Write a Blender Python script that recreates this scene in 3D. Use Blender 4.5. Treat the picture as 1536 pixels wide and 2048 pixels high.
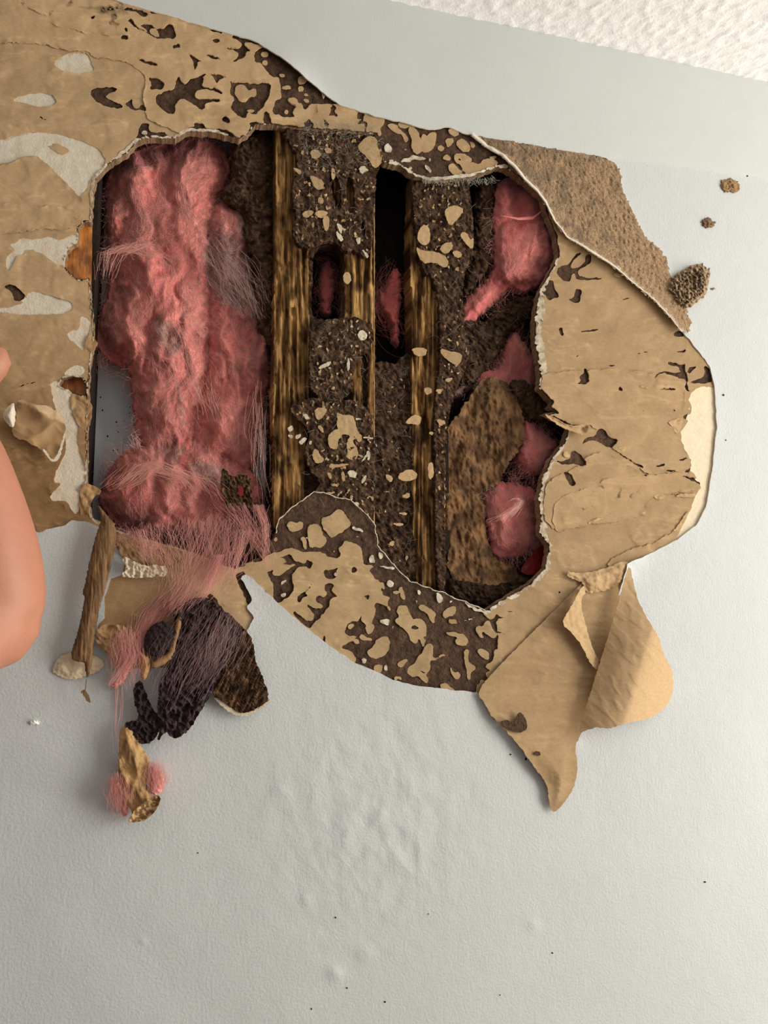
import bpy, math, random
import numpy as np
random.seed(7); RNG = np.random.default_rng(7)
for o in list(bpy.data.objects): bpy.data.objects.remove(o)
SC = bpy.context.scene
COL = SC.collection

# ------------------------------------------------------------------ camera, world, lights, exposure
FPX = 1538.0                       # focal length in pixels of the 1536 x 2048 frame
DIST, CAMZ = 0.90, 1.70            # camera to wall plane (y = 0), eye height
YAW, PITCH = math.radians(15.6), math.radians(6.3)
CAM = np.array([0.0, -DIST, CAMZ])
_f0 = np.array([math.sin(YAW), math.cos(YAW), 0.0]); _zz = np.array([0, 0, 1.0])
C_R = np.array([math.cos(YAW), -math.sin(YAW), 0.0])
C_F = math.cos(PITCH) * _f0 + math.sin(PITCH) * _zz
C_U = -math.sin(PITCH) * _f0 + math.cos(PITCH) * _zz
cam = bpy.data.cameras.new('camera'); cam_o = bpy.data.objects.new('camera', cam); COL.objects.link(cam_o)
cam.sensor_fit = 'VERTICAL'; cam.sensor_height = 32.0; cam.lens = FPX / 2048 * 32.0
cam.clip_start = 0.01
import mathutils
cam_o.matrix_world = mathutils.Matrix([[C_R[0], C_U[0], -C_F[0], CAM[0]], [C_R[1], C_U[1], -C_F[1], CAM[1]],
                                       [C_R[2], C_U[2], -C_F[2], CAM[2]], [0, 0, 0, 1]])
SC.camera = cam_o

world = bpy.data.worlds.new('room_light'); SC.world = world; world.use_nodes = True
world.node_tree.nodes['Background'].inputs[0].default_value = (0.90, 0.94, 1.0, 1)
world.node_tree.nodes['Background'].inputs[1].default_value = 0.28

def area(name, loc, target, sx, sy, power, color):
    l = bpy.data.lights.new(name, 'AREA'); l.shape = 'RECTANGLE'; l.size = sx; l.size_y = sy; l.energy = power; l.color = color
    o = bpy.data.objects.new(name, l); COL.objects.link(o); o.location = loc
    d = mathutils.Vector(target) - mathutils.Vector(loc)
    o.rotation_euler = d.to_track_quat('-Z', 'Y').to_euler(); return o
area('window_daylight', (2.5, -1.45, 1.95), (0.25, 0.0, 1.65), 1.1, 1.3, 44.0, (1.0, 0.965, 0.90))
area('ceiling_fill', (2.5, -1.0, 0.8), (0.7, -0.3, 2.5), 1.2, 0.8, 36.0, (1.0, 0.94, 0.84))  # unseen lamp, added to brighten the ceiling
SC.view_settings.view_transform = 'Standard'; SC.view_settings.look = 'None'
SC.view_settings.gamma = 1.0; SC.view_settings.use_curve_mapping = False
SC.view_settings.exposure = 0.14

# ------------------------------------------------------------------ helpers
def W(u, v, y):
    """the point of the vertical plane at depth y that the photograph shows at pixel (u, v)"""
    u = np.asarray(u, float); v = np.asarray(v, float); y = np.asarray(y, float)
    d = C_F + ((u - 768.0) / FPX)[..., None] * C_R - ((v - 1024.0) / FPX)[..., None] * C_U
    t = (y + DIST) / d[..., 1]
    return CAM + d * t[..., None]

_perm = np.random.default_rng(3).permutation(4096)
_grad = np.random.default_rng(4).uniform(-1, 1, (4096, 2)); _grad /= np.linalg.norm(_grad, axis=1)[:, None]
def noise(x, y, seed=0):
    x = np.asarray(x, float); y = np.asarray(y, float)
    xi = np.floor(x).astype(int); yi = np.floor(y).astype(int); xf = x - xi; yf = y - yi
    def g(dx, dy):
        h = _perm[(_perm[(xi + dx + seed * 131) & 4095] + yi + dy) & 4095]
        gg = _grad[h]; return gg[..., 0] * (xf - dx) + gg[..., 1] * (yf - dy)
    sx = xf * xf * xf * (xf * (xf * 6 - 15) + 10); sy = yf * yf * yf * (yf * (yf * 6 - 15) + 10)
    a = g(0, 0) * (1 - sx) + g(1, 0) * sx; b = g(0, 1) * (1 - sx) + g(1, 1) * sx
    return (a * (1 - sy) + b * sy) * 1.6
def fbm(x, y, seed=0, oct=4):
    s = 0; a = 1.0; t = 0
    for i in range(oct):
        s = s + a * noise(x * 2 ** i, y * 2 ** i, seed + i * 7); t += a; a *= 0.55
    return s / t
def ridge(x, y, seed=0, oct=3):
    s = 0; a = 1.0; t = 0
    for i in range(oct):
        s = s + a * (1 - np.abs(noise(x * 2 ** i, y * 2 ** i, seed + i * 5)) * 2); t += a; a *= 0.5
    return s / t
def sst(a, b, x):
    t = np.clip((x - a) / (b - a), 0, 1); return t * t * (3 - 2 * t)
def mix(a, b, t):
    t = np.asarray(t)[..., None]; return np.asarray(a) * (1 - t) + np.asarray(b) * t

def lin(r, g, b):
    f = lambda c: ((c / 255 + 0.055) / 1.055) ** 2.4 if c > 10 else c / 255 / 12.92
    return np.array([f(r), f(g), f(b)])

def Z(ox, oy, s, pts):
    return [(ox + p[0] / s, oy + p[1] / s) for p in pts]
Za = lambda *p: Z(230, 10, 5.12, p)
Zb = lambda *p: Z(480, 70, 5.12, p)
Zc = lambda *p: Z(740, 220, 5.12, p)
Zd = lambda *p: Z(500, 1040, 5.12, p)
Ze = lambda *p: Z(700, 1120, 4.8, p)
Zf = lambda *p: Z(560, 790, 6.4, p)
Zg = lambda *p: Z(1060, 480, 4.042, p)
Zh = lambda *p: Z(1060, 820, 4.042, p)
Zi = lambda *p: Z(0, 430, 6.4, p)
Zj = lambda *p: Z(0, 740, 6.022, p)
Z1 = lambda *p: Z(0, 0, 3.0, p)
Z5 = lambda *p: Z(450, 230, 2.793, p)
Z6 = lambda *p: Z(450, 700, 2.793, p)
Z8 = lambda *p: Z(0, 950, 2.56, p)
PX = lambda *p: list(p)

def smooth(poly, n=1):
    p = np.array(poly, float)
    for _ in range(n):
        q = np.roll(p, -1, 0)
        p = np.stack([p * 0.75 + q * 0.25, p * 0.25 + q * 0.75], 1).reshape(-1, 2)
    return p
def sdf(poly, U, V):
    p = np.asarray(poly, float); q = np.roll(p, -1, 0)
    d2 = np.full(U.shape, 1e12); ins = np.zeros(U.shape, bool)
    for (ax, ay), (bx, by) in zip(p, q):
        ex, ey = bx - ax, by - ay; L = ex * ex + ey * ey
        if L < 1e-9: continue
        wx, wy = U - ax, V - ay
        t = np.clip((wx * ex + wy * ey) / L, 0, 1)
        d2 = np.minimum(d2, (wx - ex * t) ** 2 + (wy - ey * t) ** 2)
        if abs(ey) > 1e-9:
            c = ((ay > V) != (by > V)) & (U < ex * (V - ay) / ey + ax); ins ^= c
    d = np.sqrt(d2); return np.where(ins, d, -d)

class Grid:
    def __init__(s, u0, v0, u1, v1, step, warp=0.0, wscale=14.0, seed=1):
        s.u = np.arange(u0, u1 + step, step, dtype=float); s.v = np.arange(v0, v1 + step, step, dtype=float)
        s.U, s.V = np.meshgrid(s.u, s.v); s.step = step
        s.Uw = s.U + warp * fbm(s.U / wscale, s.V / wscale, seed, 3) * 2
        s.Vw = s.V + warp * fbm(s.U / wscale, s.V / wscale, seed + 50, 3) * 2
    def full(s, val=-1e3): return np.full(s.U.shape, float(val))
    def win(s, poly, m):
        p = np.asarray(poly); a = np.searchsorted(s.u, p[:, 0].min() - m); b = np.searchsorted(s.u, p[:, 0].max() + m)
        c = np.searchsorted(s.v, p[:, 1].min() - m); d = np.searchsorted(s.v, p[:, 1].max() + m)
        return (slice(c, d), slice(a, b))
    def sd(s, poly, sm=1, far=-30.0, m=30):
        poly = smooth(poly, sm) if sm else np.asarray(poly, float)
        out = s.full(far); w = s.win(poly, m)
        if out[w].size: out[w] = np.maximum(sdf(poly, s.Uw[w], s.Vw[w]), far)
        return out
    def add(s, F, poly, sm=1, grow=0):
        poly = smooth(poly, sm) if sm else np.asarray(poly, float); w = s.win(poly, 12)
        if F[w].size: F[w] = np.maximum(F[w], sdf(poly, s.Uw[w], s.Vw[w]) + grow)
    def sub(s, F, poly, sm=1, grow=0):
        poly = smooth(poly, sm) if sm else np.asarray(poly, float); w = s.win(poly, 12)
        if F[w].size: F[w] = np.minimum(F[w], -sdf(poly, s.Uw[w], s.Vw[w]) - grow)

_CASES = {1: ['a ab ad'], 2: ['b bc ab'], 3: ['a b bc ad'], 4: ['c dc bc'], 5: ['a ab ad', 'c dc bc'], 6: ['b c dc ab'],
          7: ['a b c dc ad'], 8: ['d ad dc'], 9: ['a ab dc d'], 10: ['b bc ab', 'd ad dc'], 11: ['a b bc dc d'],
          12: ['c d ad bc'], 13: ['a ab bc c d'], 14: ['b c d ad ab'], 15: ['a b c d']}
def march(F, G):
    """marching squares: triangles (u, v) of the region F > 0"""
    h, w = F.shape; I = F > 0
    case = I[:-1, :-1] * 1 + I[:-1, 1:] * 2 + I[1:, 1:] * 4 + I[1:, :-1] * 8
    n = h * w
    def tok(t, i, j):
        if t == 'a': return i * w + j
        if t == 'b': return i * w + j + 1
        if t == 'c': return (i + 1) * w + j + 1
        if t == 'd': return (i + 1) * w + j
        if t == 'ab': return n + i * w + j
        if t == 'dc': return n + (i + 1) * w + j
        if t == 'ad': return 2 * n + i * w + j
        if t == 'bc': return 2 * n + i * w + j + 1
    tris = []
    for c, polys in _CASES.items():
        i, j = np.nonzero(case == c)
        if not len(i): continue
        for p in polys:
            k = [tok(t, i, j) for t in p.split()]
            for m in range(1, len(k) - 1): tris.append(np.stack([k[0], k[m + 1], k[m]], 1))
    if not tris: return np.zeros((0, 2)), np.zeros((0, 3), int)
    T = np.concatenate(tris); ids, T = np.unique(T, return_inverse=True); T = T.reshape(-1, 3)
    kind = ids // n; r = ids % n; i = r // w; j = r % w
    uu = G.u[j].copy(); vv = G.v[i].copy()
    m = kind == 1; a = F[i[m], j[m]]; b = F[i[m], np.minimum(j[m] + 1, w - 1)]
    uu[m] += np.clip(a / (a - b), 0.03, 0.97) * G.step
    m = kind == 2; a = F[i[m], j[m]]; b = F[np.minimum(i[m] + 1, h - 1), j[m]]
    vv[m] += np.clip(a / (a - b), 0.03, 0.97) * G.step
    return np.stack([uu, vv], 1), T
def components(n, T):
    lab = np.arange(n); E = np.concatenate([T[:, [0, 1]], T[:, [1, 2]]])
    while True:
        old = lab.copy(); m = np.minimum(lab[E[:, 0]], lab[E[:, 1]])
        np.minimum.at(lab, E[:, 0], m); np.minimum.at(lab, E[:, 1], m); lab = lab[lab]; lab = lab[lab]
        if (lab == old).all(): return lab

ORG = {}
def link(name, V, T, mats, col=None, parent=None, origin=None, midx=None, smooth_f=True, flat_from=None, **props):
    V = np.asarray(V, float)
    if parent is not None: origin = ORG[parent]
    elif origin is None: origin = V.mean(0)
    origin = np.asarray(origin, float)
    me = bpy.data.meshes.new(name); T = np.asarray(T, np.int32)
    me.vertices.add(len(V)); me.vertices.foreach_set('co', (V - origin).astype(np.float32).ravel())
    me.loops.add(T.size); me.loops.foreach_set('vertex_index', T.ravel())
    me.polygons.add(len(T)); k = T.shape[1]
    me.polygons.foreach_set('loop_start', np.arange(0, T.size, k, dtype=np.int32))
    sm = np.ones(len(T), bool) if smooth_f else np.zeros(len(T), bool)
    if flat_from is not None: sm[flat_from:] = False
    me.polygons.foreach_set('use_smooth', sm)
    for m in (mats if isinstance(mats, (list, tuple)) else [mats]): me.materials.append(m)
    if midx is not None: me.polygons.foreach_set('material_index', np.asarray(midx, np.int32))
    ca = me.color_attributes.new('Col', 'FLOAT_COLOR', 'POINT')
    c = np.ones((len(V), 4), np.float32)
    if col is not None: c[:, :3] = np.clip(col, 0, 4)
    ca.data.foreach_set('color', c.ravel())
    me.update(calc_edges=True)
    o = bpy.data.objects.new(name, me); COL.objects.link(o)
    if parent is not None: o.parent = parent
    else: o.location = origin
    ORG[o] = origin
    for kk, vv in props.items(): o[kk] = vv
    return o
def thing(name, loc, **props):
    o = bpy.data.objects.new(name, None); COL.objects.link(o); o.location = loc; ORG[o] = np.asarray(loc, float)
    o.empty_display_size = 0.02
    for kk, vv in props.items(): o[kk] = vv
    return o
def skirt(Vw, T, thick, dirv=(0, 1, 0)):
    """walls along the free edges, so that a sheet has thickness"""
    E = np.concatenate([T[:, [0, 1]], T[:, [1, 2]], T[:, [2, 0]]]); n = len(Vw)
    key = E[:, 0].astype(np.int64) * n + E[:, 1]; rev = E[:, 1].astype(np.int64) * n + E[:, 0]
    E = E[~np.isin(key, rev)]
    A = Vw[E[:, 0]]; B = Vw[E[:, 1]]; d = np.asarray(dirv) * thick
    m = len(E); base = n
    V2 = np.concatenate([A, B, B + d, A + d]); r = np.arange(m) + base
    T2 = np.concatenate([np.stack([r + m, r, r + 3 * m], 1), np.stack([r + m, r + 3 * m, r + 2 * m], 1)])
    return np.concatenate([Vw, V2]), np.concatenate([T, T2]), E
def sheet(name, F, G, yfn, mats, thick=0.001, colfn=None, parent=None, min_area=12.0, skirt_col=None, back=False, **props):
    uv, T = march(F, G)
    if not len(T): return None
    if min_area:
        lab = components(len(uv), T); a = uv[T[:, 1]] - uv[T[:, 0]]; b = uv[T[:, 2]] - uv[T[:, 0]]
        ar = np.abs(a[:, 0] * b[:, 1] - a[:, 1] * b[:, 0]) / 2
        tot = np.zeros(len(uv)); np.add.at(tot, lab[T[:, 0]], ar)
        T = T[tot[lab[T[:, 0]]] >= min_area]
        ids, T = np.unique(T, return_inverse=True); T = T.reshape(-1, 3); uv = uv[ids]
    return sheet_uv(name, uv, T, yfn, mats, thick, colfn, parent, skirt_col, back, **props)
def sheet_uv(name, uv, T, yfn, mats, thick=0.001, colfn=None, parent=None, skirt_col=None, back=False, **props):
    y = yfn(uv[:, 0], uv[:, 1]) if callable(yfn) else np.full(len(uv), float(yfn))
    Vw = W(uv[:, 0], uv[:, 1], y); col = colfn(uv[:, 0], uv[:, 1]) if colfn else np.ones((len(uv), 3))
    nt = len(T); n0 = len(Vw)
    if thick:
        V, T2, E = skirt(Vw, T, thick)
        cs = np.concatenate([col[E[:, 0]], col[E[:, 1]], col[E[:, 1]], col[E[:, 0]]])
        if skirt_col is not None: cs[:] = skirt_col
        col = np.concatenate([col, cs])
        if back:
            T2 = np.concatenate([T2, T[:, ::-1] + len(V)]); V = np.concatenate([V, Vw + np.array([0, thick, 0])]); col = np.concatenate([col, col[:n0]])
    else: V, T2 = Vw, T
    mi = None
    if isinstance(mats, (list, tuple)) and len(mats) > 1: mi = np.zeros(len(T2), int); mi[nt:] = 1
    return link(name, V, T2, mats, col, parent, midx=mi, flat_from=nt if thick and not back else None, **props)
def sampler(G, F):
    """read a grid field at pixel positions"""
    def f(u, v):
        x = np.clip((u - G.u[0]) / G.step, 0, len(G.u) - 1.001); y = np.clip((v - G.v[0]) / G.step, 0, len(G.v) - 1.001)
        i = y.astype(int); j = x.astype(int); a = x - j; b = y - i
        return (F[i, j] * (1 - a) + F[i, j + 1] * a) * (1 - b) + (F[i + 1, j] * (1 - a) + F[i + 1, j + 1] * a) * b
    return f
def tubes(name, P, r, mats, col=None, parent=None, **props):
    """P: n fibres x s points x 3; each a thin three sided tube"""
    n, s, _ = P.shape
    Tn = np.gradient(P, axis=1); Tn /= np.linalg.norm(Tn, axis=2, keepdims=True) + 1e-9
    ref = np.array([0.31, -0.9, 0.29]); A = np.cross(Tn, ref); A /= np.linalg.norm(A, axis=2, keepdims=True) + 1e-9
    B = np.cross(Tn, A); rr = np.broadcast_to(np.asarray(r, float), (n, s))[..., None] if np.ndim(r) else r
    ring = [P + rr * (math.cos(a) * A + math.sin(a) * B) for a in (0, 2.0944, 4.18879)]
    V = np.stack(ring, 2).reshape(-1, 3)
    base = (np.arange(n)[:, None] * s + np.arange(s - 1)[None]) .ravel() * 3
    T = []
    for k in range(3):
        k2 = (k + 1) % 3
        T += [np.stack([base + k, base + k2, base + 3 + k2], 1), np.stack([base + k, base + 3 + k2, base + 3 + k], 1)]
    c = None
    if col is not None: c = np.repeat(np.broadcast_to(np.asarray(col)[:, None], (n, s, 3)).reshape(-1, 3), 3, 0)
    return link(name, V, np.concatenate(T), mats, c, parent, **props)

def material(name, base, rough=0.85, var=0.25, vscale=60, vstretch=(1, 1, 1), bumps=(), spec=0.25, attr=True, sss=0.0, sheen=0.0, detail=5):
    m = bpy.data.materials.new(name); m.use_nodes = True; nt = m.node_tree; N = nt.nodes; L = nt.links
    b = N['Principled BSDF']; b.inputs['Roughness'].default_value = rough; b.inputs['Specular IOR Level'].default_value = spec
    geo = N.new('ShaderNodeNewGeometry'); pos = geo.outputs['Position']
    def mapped(st):
        mp = N.new('ShaderNodeMapping'); mp.inputs['Scale'].default_value = st; L.new(pos, mp.inputs['Vector']); return mp.outputs[0]
    nz = N.new('ShaderNodeTexNoise'); nz.inputs['Scale'].default_value = vscale; nz.inputs['Detail'].default_value = detail; nz.inputs['Roughness'].default_value = 0.65
    L.new(mapped(vstretch), nz.inputs['Vector'])
    mr = N.new('ShaderNodeMapRange'); mr.inputs['From Min'].default_value = 0.25; mr.inputs['From Max'].default_value = 0.75
    mr.inputs['To Min'].default_value = 1 - var; mr.inputs['To Max'].default_value = 1 + var; L.new(nz.outputs['Fac'], mr.inputs['Value'])
    mu = N.new('ShaderNodeMix'); mu.data_type = 'RGBA'; mu.blend_type = 'MULTIPLY'; mu.inputs[0].default_value = 1.0
    mu.inputs[6].default_value = (*base, 1); L.new(mr.outputs[0], mu.inputs[7])
    out = mu.outputs[2]
    if attr:
        at = N.new('ShaderNodeAttribute'); at.attribute_name = 'Col'
        m2 = N.new('ShaderNodeMix'); m2.data_type = 'RGBA'; m2.blend_type = 'MULTIPLY'; m2.inputs[0].default_value = 1.0
        L.new(out, m2.inputs[6]); L.new(at.outputs['Color'], m2.inputs[7]); out = m2.outputs[2]
    L.new(out, b.inputs['Base Color'])
    prev = None
    for (sc, dist, st, strength) in bumps:
        n2 = N.new('ShaderNodeTexNoise'); n2.inputs['Scale'].default_value = sc; n2.inputs['Detail'].default_value = 3; n2.inputs['Roughness'].default_value = 0.55
        L.new(mapped(st), n2.inputs['Vector'])
        bp = N.new('ShaderNodeBump'); bp.inputs['Distance'].default_value = dist; bp.inputs['Strength'].default_value = strength
        L.new(n2.outputs['Fac'], bp.inputs['Height'])
        if prev: L.new(prev, bp.inputs['Normal'])
        prev = bp.outputs[0]
    if prev: L.new(prev, b.inputs['Normal'])
    if sss:
        b.inputs['Subsurface Weight'].default_value = sss; b.inputs['Subsurface Radius'].default_value = (0.01, 0.004, 0.003); b.inputs['Subsurface Scale'].default_value = 1.0
    if sheen:
        b.inputs['Sheen Weight'].default_value = sheen; b.inputs['Sheen Roughness'].default_value = 0.5
    return m

S1 = (1, 1, 1)
M_PAINT = material('grey_wall_paint', lin(196, 199, 198), 0.55, 0.02, 30, bumps=[(330, 0.0011, S1, 0.55), (55, 0.002, S1, 0.25)], spec=0.35)
M_TAPE = material('smooth_grey_paint', lin(200, 203, 200), 0.5, 0.02, 30, bumps=[(500, 0.0005, (1, 1, 0.3), 0.3)], spec=0.35)
M_CEIL = material('white_ceiling_paint', lin(250, 250, 248), 0.8, 0.03, 60, bumps=[(260, 0.002, S1, 0.5)])
M_KRAFT = material('kraft_paper', lin(190, 161, 123), 0.9, 0.10, 220, (1, 1, 1.6), bumps=[(700, 0.0004, (0.5, 1, 1), 0.5), (120, 0.0012, (0.6, 1, 1), 0.35)], spec=0.15)
M_MUD = material('termite_mud', lin(84, 68, 56), 0.95, 0.45, 240, bumps=[(420, 0.0016, S1, 0.8), (150, 0.003, S1, 0.5)], spec=0.12)
M_DIRT = material('dry_mud_crumbs', lin(158, 136, 110), 0.97, 0.38, 420, bumps=[(520, 0.0022, S1, 0.9), (200, 0.003, S1, 0.5)], spec=0.1)
M_GYPS = material('gypsum_plaster', lin(224, 212, 190), 0.95, 0.10, 180, bumps=[(400, 0.0012, S1, 0.5)], spec=0.15)
M_EDGE = material('dirty_gypsum_edge', lin(150, 130, 105), 0.95, 0.40, 260, bumps=[(500, 0.0015, S1, 0.7)], spec=0.1)
M_WOOD = material('rotten_wood', lin(186, 150, 98), 0.8, 0.5, 330, (1, 1, 0.09), bumps=[(420, 0.003, (1, 1, 0.05), 0.9), (900, 0.001, (1, 1, 0.15), 0.5)], spec=0.2)
M_PINK = material('pink_glass_wool', lin(238, 150, 142), 0.95, 0.10, 120, (1, 1, 0.4), bumps=[(650, 0.0010, (1, 1, 0.2), 0.4)], spec=0.04, sheen=0.25)
M_FIBRE = material('glass_fibre', lin(236, 176, 166), 0.6, 0.1, 50, spec=0.3)
M_THREAD = material('pale_thread', lin(206, 200, 186), 0.7, 0.1, 50, spec=0.2)
M_BOARD = material('grey_sheathing', lin(212, 218, 222), 0.7, 0.08, 40, bumps=[(300, 0.0006, S1, 0.4)])
M_DARK = material('dark_dirt_and_shade', lin(42, 34, 30), 0.95, 0.4, 120, bumps=[(300, 0.002, S1, 0.6)], spec=0.1)  # near-black of dirt specks, also put in for shade and void in the cavity
M_SKIN = material('skin', lin(186, 128, 102), 0.5, 0.06, 60, bumps=[(900, 0.0004, S1, 0.4), (260, 0.0006, S1, 0.25)], spec=0.4, sss=0.05, attr=False)
# ------------------------------------------------------------------ outlines traced on the wall plane (photograph pixels)
CEIL_Z = 2.484
P_OUT = PX((232, 0), (260, 10), (333, 30), (400, 50), (470, 70), (512, 83), (536, 98), (568, 118), (593, 138), (618, 161), (643, 183), (665, 200),
  (679, 209), (718, 222), (765, 236), (808, 245), (855, 260), (897, 254), (933, 268), (980, 277), (1026, 284), (1114, 299), (1213, 316),
  (1232, 345), (1238, 379), (1260, 428), (1283, 474), (1308, 493), (1322, 512), (1330, 543), (1340, 590), (1358, 655),
  (1389, 692), (1420, 733), (1430, 776), (1434, 854), (1426, 932), (1418, 979), (1412, 1014), (1393, 1049), (1358, 1077), (1299, 1108),
  (1256, 1127), (1240, 1180), (1200, 1330), (1165, 1440), (1150, 1480), (1120, 1490), (1060, 1480), (1022, 1472), (986, 1437), (968, 1404), (954, 1383), (950, 1385), (899, 1379),
  (841, 1373), (794, 1363), (763, 1348), (708, 1324), (661, 1293), (626, 1266), (583, 1230), (548, 1199), (520, 1172), (501, 1154), (489, 1148), (480, 1156),
  (493, 1172), (505, 1203), (491, 1215), (509, 1234), (493, 1262), (450, 1290), (400, 1320), (330, 1335), (258, 1338), (235, 1318), (203, 1300), (195, 1250),
  (210, 1238), (207, 1196), (222, 1157), (245, 1150), (250, 1115), (232, 1095), (228, 1070), (180, 1045), (141, 1040), (129, 1052), (93, 1058), (57, 1065), (0, 1076),
  (-90, 1086), (-170, 1040), (-205, 900), (-190, 700), (-225, 520), (-205, 300), (-225, 120), (-200, -70), (-90, -150), (60, -70))
HOLE = PX((180, 1016), (172, 989), (174, 940), (175, 920), (175, 862), (178, 790), (178, 760), (182, 720), (189, 687), (186, 625), (182, 596), (179, 559), (184, 497),
  (183, 443), (187, 383), (192, 357), (213, 333), (232, 318), (253, 307), (266, 292), (277, 280), (300, 275), (350, 277), (373, 262), (423, 263), (477, 277), (497, 268), (510, 250), (527, 248),
  (557, 251), (622, 258), (672, 261), (751, 268), (765, 322), (772, 326), (801, 333), (830, 353), (862, 362), (940, 354), (980, 340), (1000, 334), (1015, 337),
  (1053, 364), (1085, 394), (1091, 417), (1112, 474), (1116, 512), (1095, 551), (1076, 593), (1069, 640), (1069, 678), (1077, 725), (1080, 756), (1077, 777), (1088, 787), (1104, 803), (1097, 814), (1114, 824),
  (1087, 826), (1110, 838), (1139, 852), (1127, 885), (1100, 920), (1084, 959), (1077, 995), (1080, 1034), (1080, 1069), (1098, 1092), (1092, 1135), (1061, 1166), (1018, 1190), (971, 1221),
  (919, 1199), (880, 1184), (841, 1170), (817, 1160), (794, 1137), (754, 1090), (751, 1050), (700, 1000), (629, 983), (579, 1019), (557, 1040), (554, 1062), (530, 1110), (470, 1135), (400, 1105), (330, 1085), (240, 1062), (185, 1035))
HOLE_L1 = Zi((1010, 80), (1000, 350), (950, 370), (870, 420), (850, 540), (815, 640), (900, 740), (960, 815), (1130, 830), (1240, 600), (1240, 100))
HOLE_L2 = Zj((705, 165), (780, 75), (950, 90), (1020, 120), (1040, 320), (900, 275), (740, 205))

# ------------------------------------------------------------------ the wall: painted face, plaster face, kraft paper, mud; the cavity behind
GW = Grid(-300, -204, 1800, 2300, 6, warp=1.2, wscale=18, seed=11)
FP = GW.sd(P_OUT, 0, far=-60, m=60)
_b = sst(0, 1, 1 - np.hypot((GW.U - 740) / 330, (GW.V - 1640) / 400))
H_WALL = 0.0016 * _b * fbm(GW.U / 34, GW.V / 48, 5, 3) + 0.0012 * fbm(GW.U / 260, GW.V / 260, 8, 2)
for bu, bv, br, bh in ((670, 1947, 16, .0022), (612, 1800, 13, .0012), (690, 1690, 22, .001), (760, 1640, 18, .001), (1068, 1852, 16, .0012), (560, 1580, 20, .001), (830, 1580, 26, .0010), (730, 1905, 20, .0012), (285, 1882, 8, .001)):
    H_WALL += bh * np.exp(-((GW.U - bu) ** 2 + (GW.V - bv) ** 2) / br ** 2 * 1.4)
TAPE_V = 318 + (GW.U - 1230) * 0.135                        # lower edge of the smooth band of filler under the ceiling
H_WALL += 0.0006 * sst(6, -6, GW.V - TAPE_V)
_lift = np.exp(-np.maximum(-FP, 0) / 14.0)                   # the paint skin lifts a little along the tear
_lm = np.exp(-((GW.U - 590) / 70) ** 2 - ((GW.V - 140) / 60) ** 2) * 0.010 + np.exp(-((GW.U - 1160) / 30) ** 2 - ((GW.V - 1510) / 30) ** 2) * 0.004 + np.exp(-((GW.U - 1262) / 30) ** 2 - ((GW.V - 1140) / 40) ** 2) * 0.008
H_WALL += _lift * (0.0008 + _lm)
f_h = sampler(GW, H_WALL)
uv, T = march(-FP, GW)
Vw = W(uv[:, 0], uv[:, 1], -f_h(uv[:, 0], uv[:, 1]))
tape = uv[T].mean(1)[:, 1] < 318 + (uv[T].mean(1)[:, 0] - 1230) * 0.135
midx = np.where(tape, 1, 0)
V2, T2, E = skirt(Vw, T, 0.0018)
midx = np.concatenate([midx, np.full(len(T2) - len(T), 2)])
# the rest of the wall round the finely built piece
c = [W(u, v, 0.0) for u, v in ((GW.u[0], GW.v[0]), (GW.u[-1], GW.v[0]), (GW.u[-1], GW.v[-1]), (GW.u[0], GW.v[-1]))]
big = [np.array(p, float) for p in ((-2.2, 0, CEIL_Z + .7), (2.6, 0, CEIL_Z + .7), (2.6, 0, 0), (-2.2, 0, 0))]
n = len(V2); V2 = np.concatenate([V2, c, big])
qT = []
for k in range(4):
    a, b = n + k, n + (k + 1) % 4
    qT += [(a, b, b + 4), (a, b + 4, a + 4)]
T2 = np.concatenate([T2, np.array(qT)]); midx = np.concatenate([midx, np.zeros(8, int)])
wall = link('wall_back', V2, T2, [M_PAINT, M_TAPE, M_GYPS], None, None, origin=(0.2, 0, 0), midx=midx, kind='structure', label='pale grey painted wall with its paper torn open round a large hole', flat_from=len(T))

# fields of the torn area, 3 px grid
GK = Grid(-250, -166, 1470, 1500, 3, warp=1.6, wscale=11, seed=21)
fP = GK.sd(P_OUT, 0, far=-40, m=40); fH = GK.sd(HOLE, 0, far=-60, m=60)
fH = np.maximum(fH, GK.sd(HOLE_L1, 1, far=-60, m=60)); fH = np.maximum(fH, GK.sd(HOLE_L2, 1, far=-60, m=60))
EDGE_JAG = 5.0 * np.clip(fbm(GK.U / 13, GK.V / 13, 33, 3), -1, 1)
BASE = np.minimum(fP + 9, -fH)                              # ring of wall board round the hole, running a little under the paint
MUDN = fbm(GK.U / 22, GK.V / 22, 41, 4); RID = ridge(GK.U / 17, GK.V / 17, 44, 3)
mud_h = sampler(GK, np.clip(0.0034 - 0.0016 * MUDN - 0.0008 * RID, 0.0026, 0.0062))
def mud_col(u, v):
    n1 = fbm(u / 30, v / 30, 60, 3); n2 = fbm(u / 7, v / 7, 61, 2)
    c = mix(np.array([0.72, 0.66, 0.64]), np.array([1.15, 1.02, 0.92]), sst(-0.5, 0.6, n1)); return c * (1 + 0.35 * n2)[:, None]
sheet('mud_layer', BASE, GK, lambda u, v: mud_h(u, v), [M_MUD, M_EDGE], 0.0125, mud_col, wall)

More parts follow.
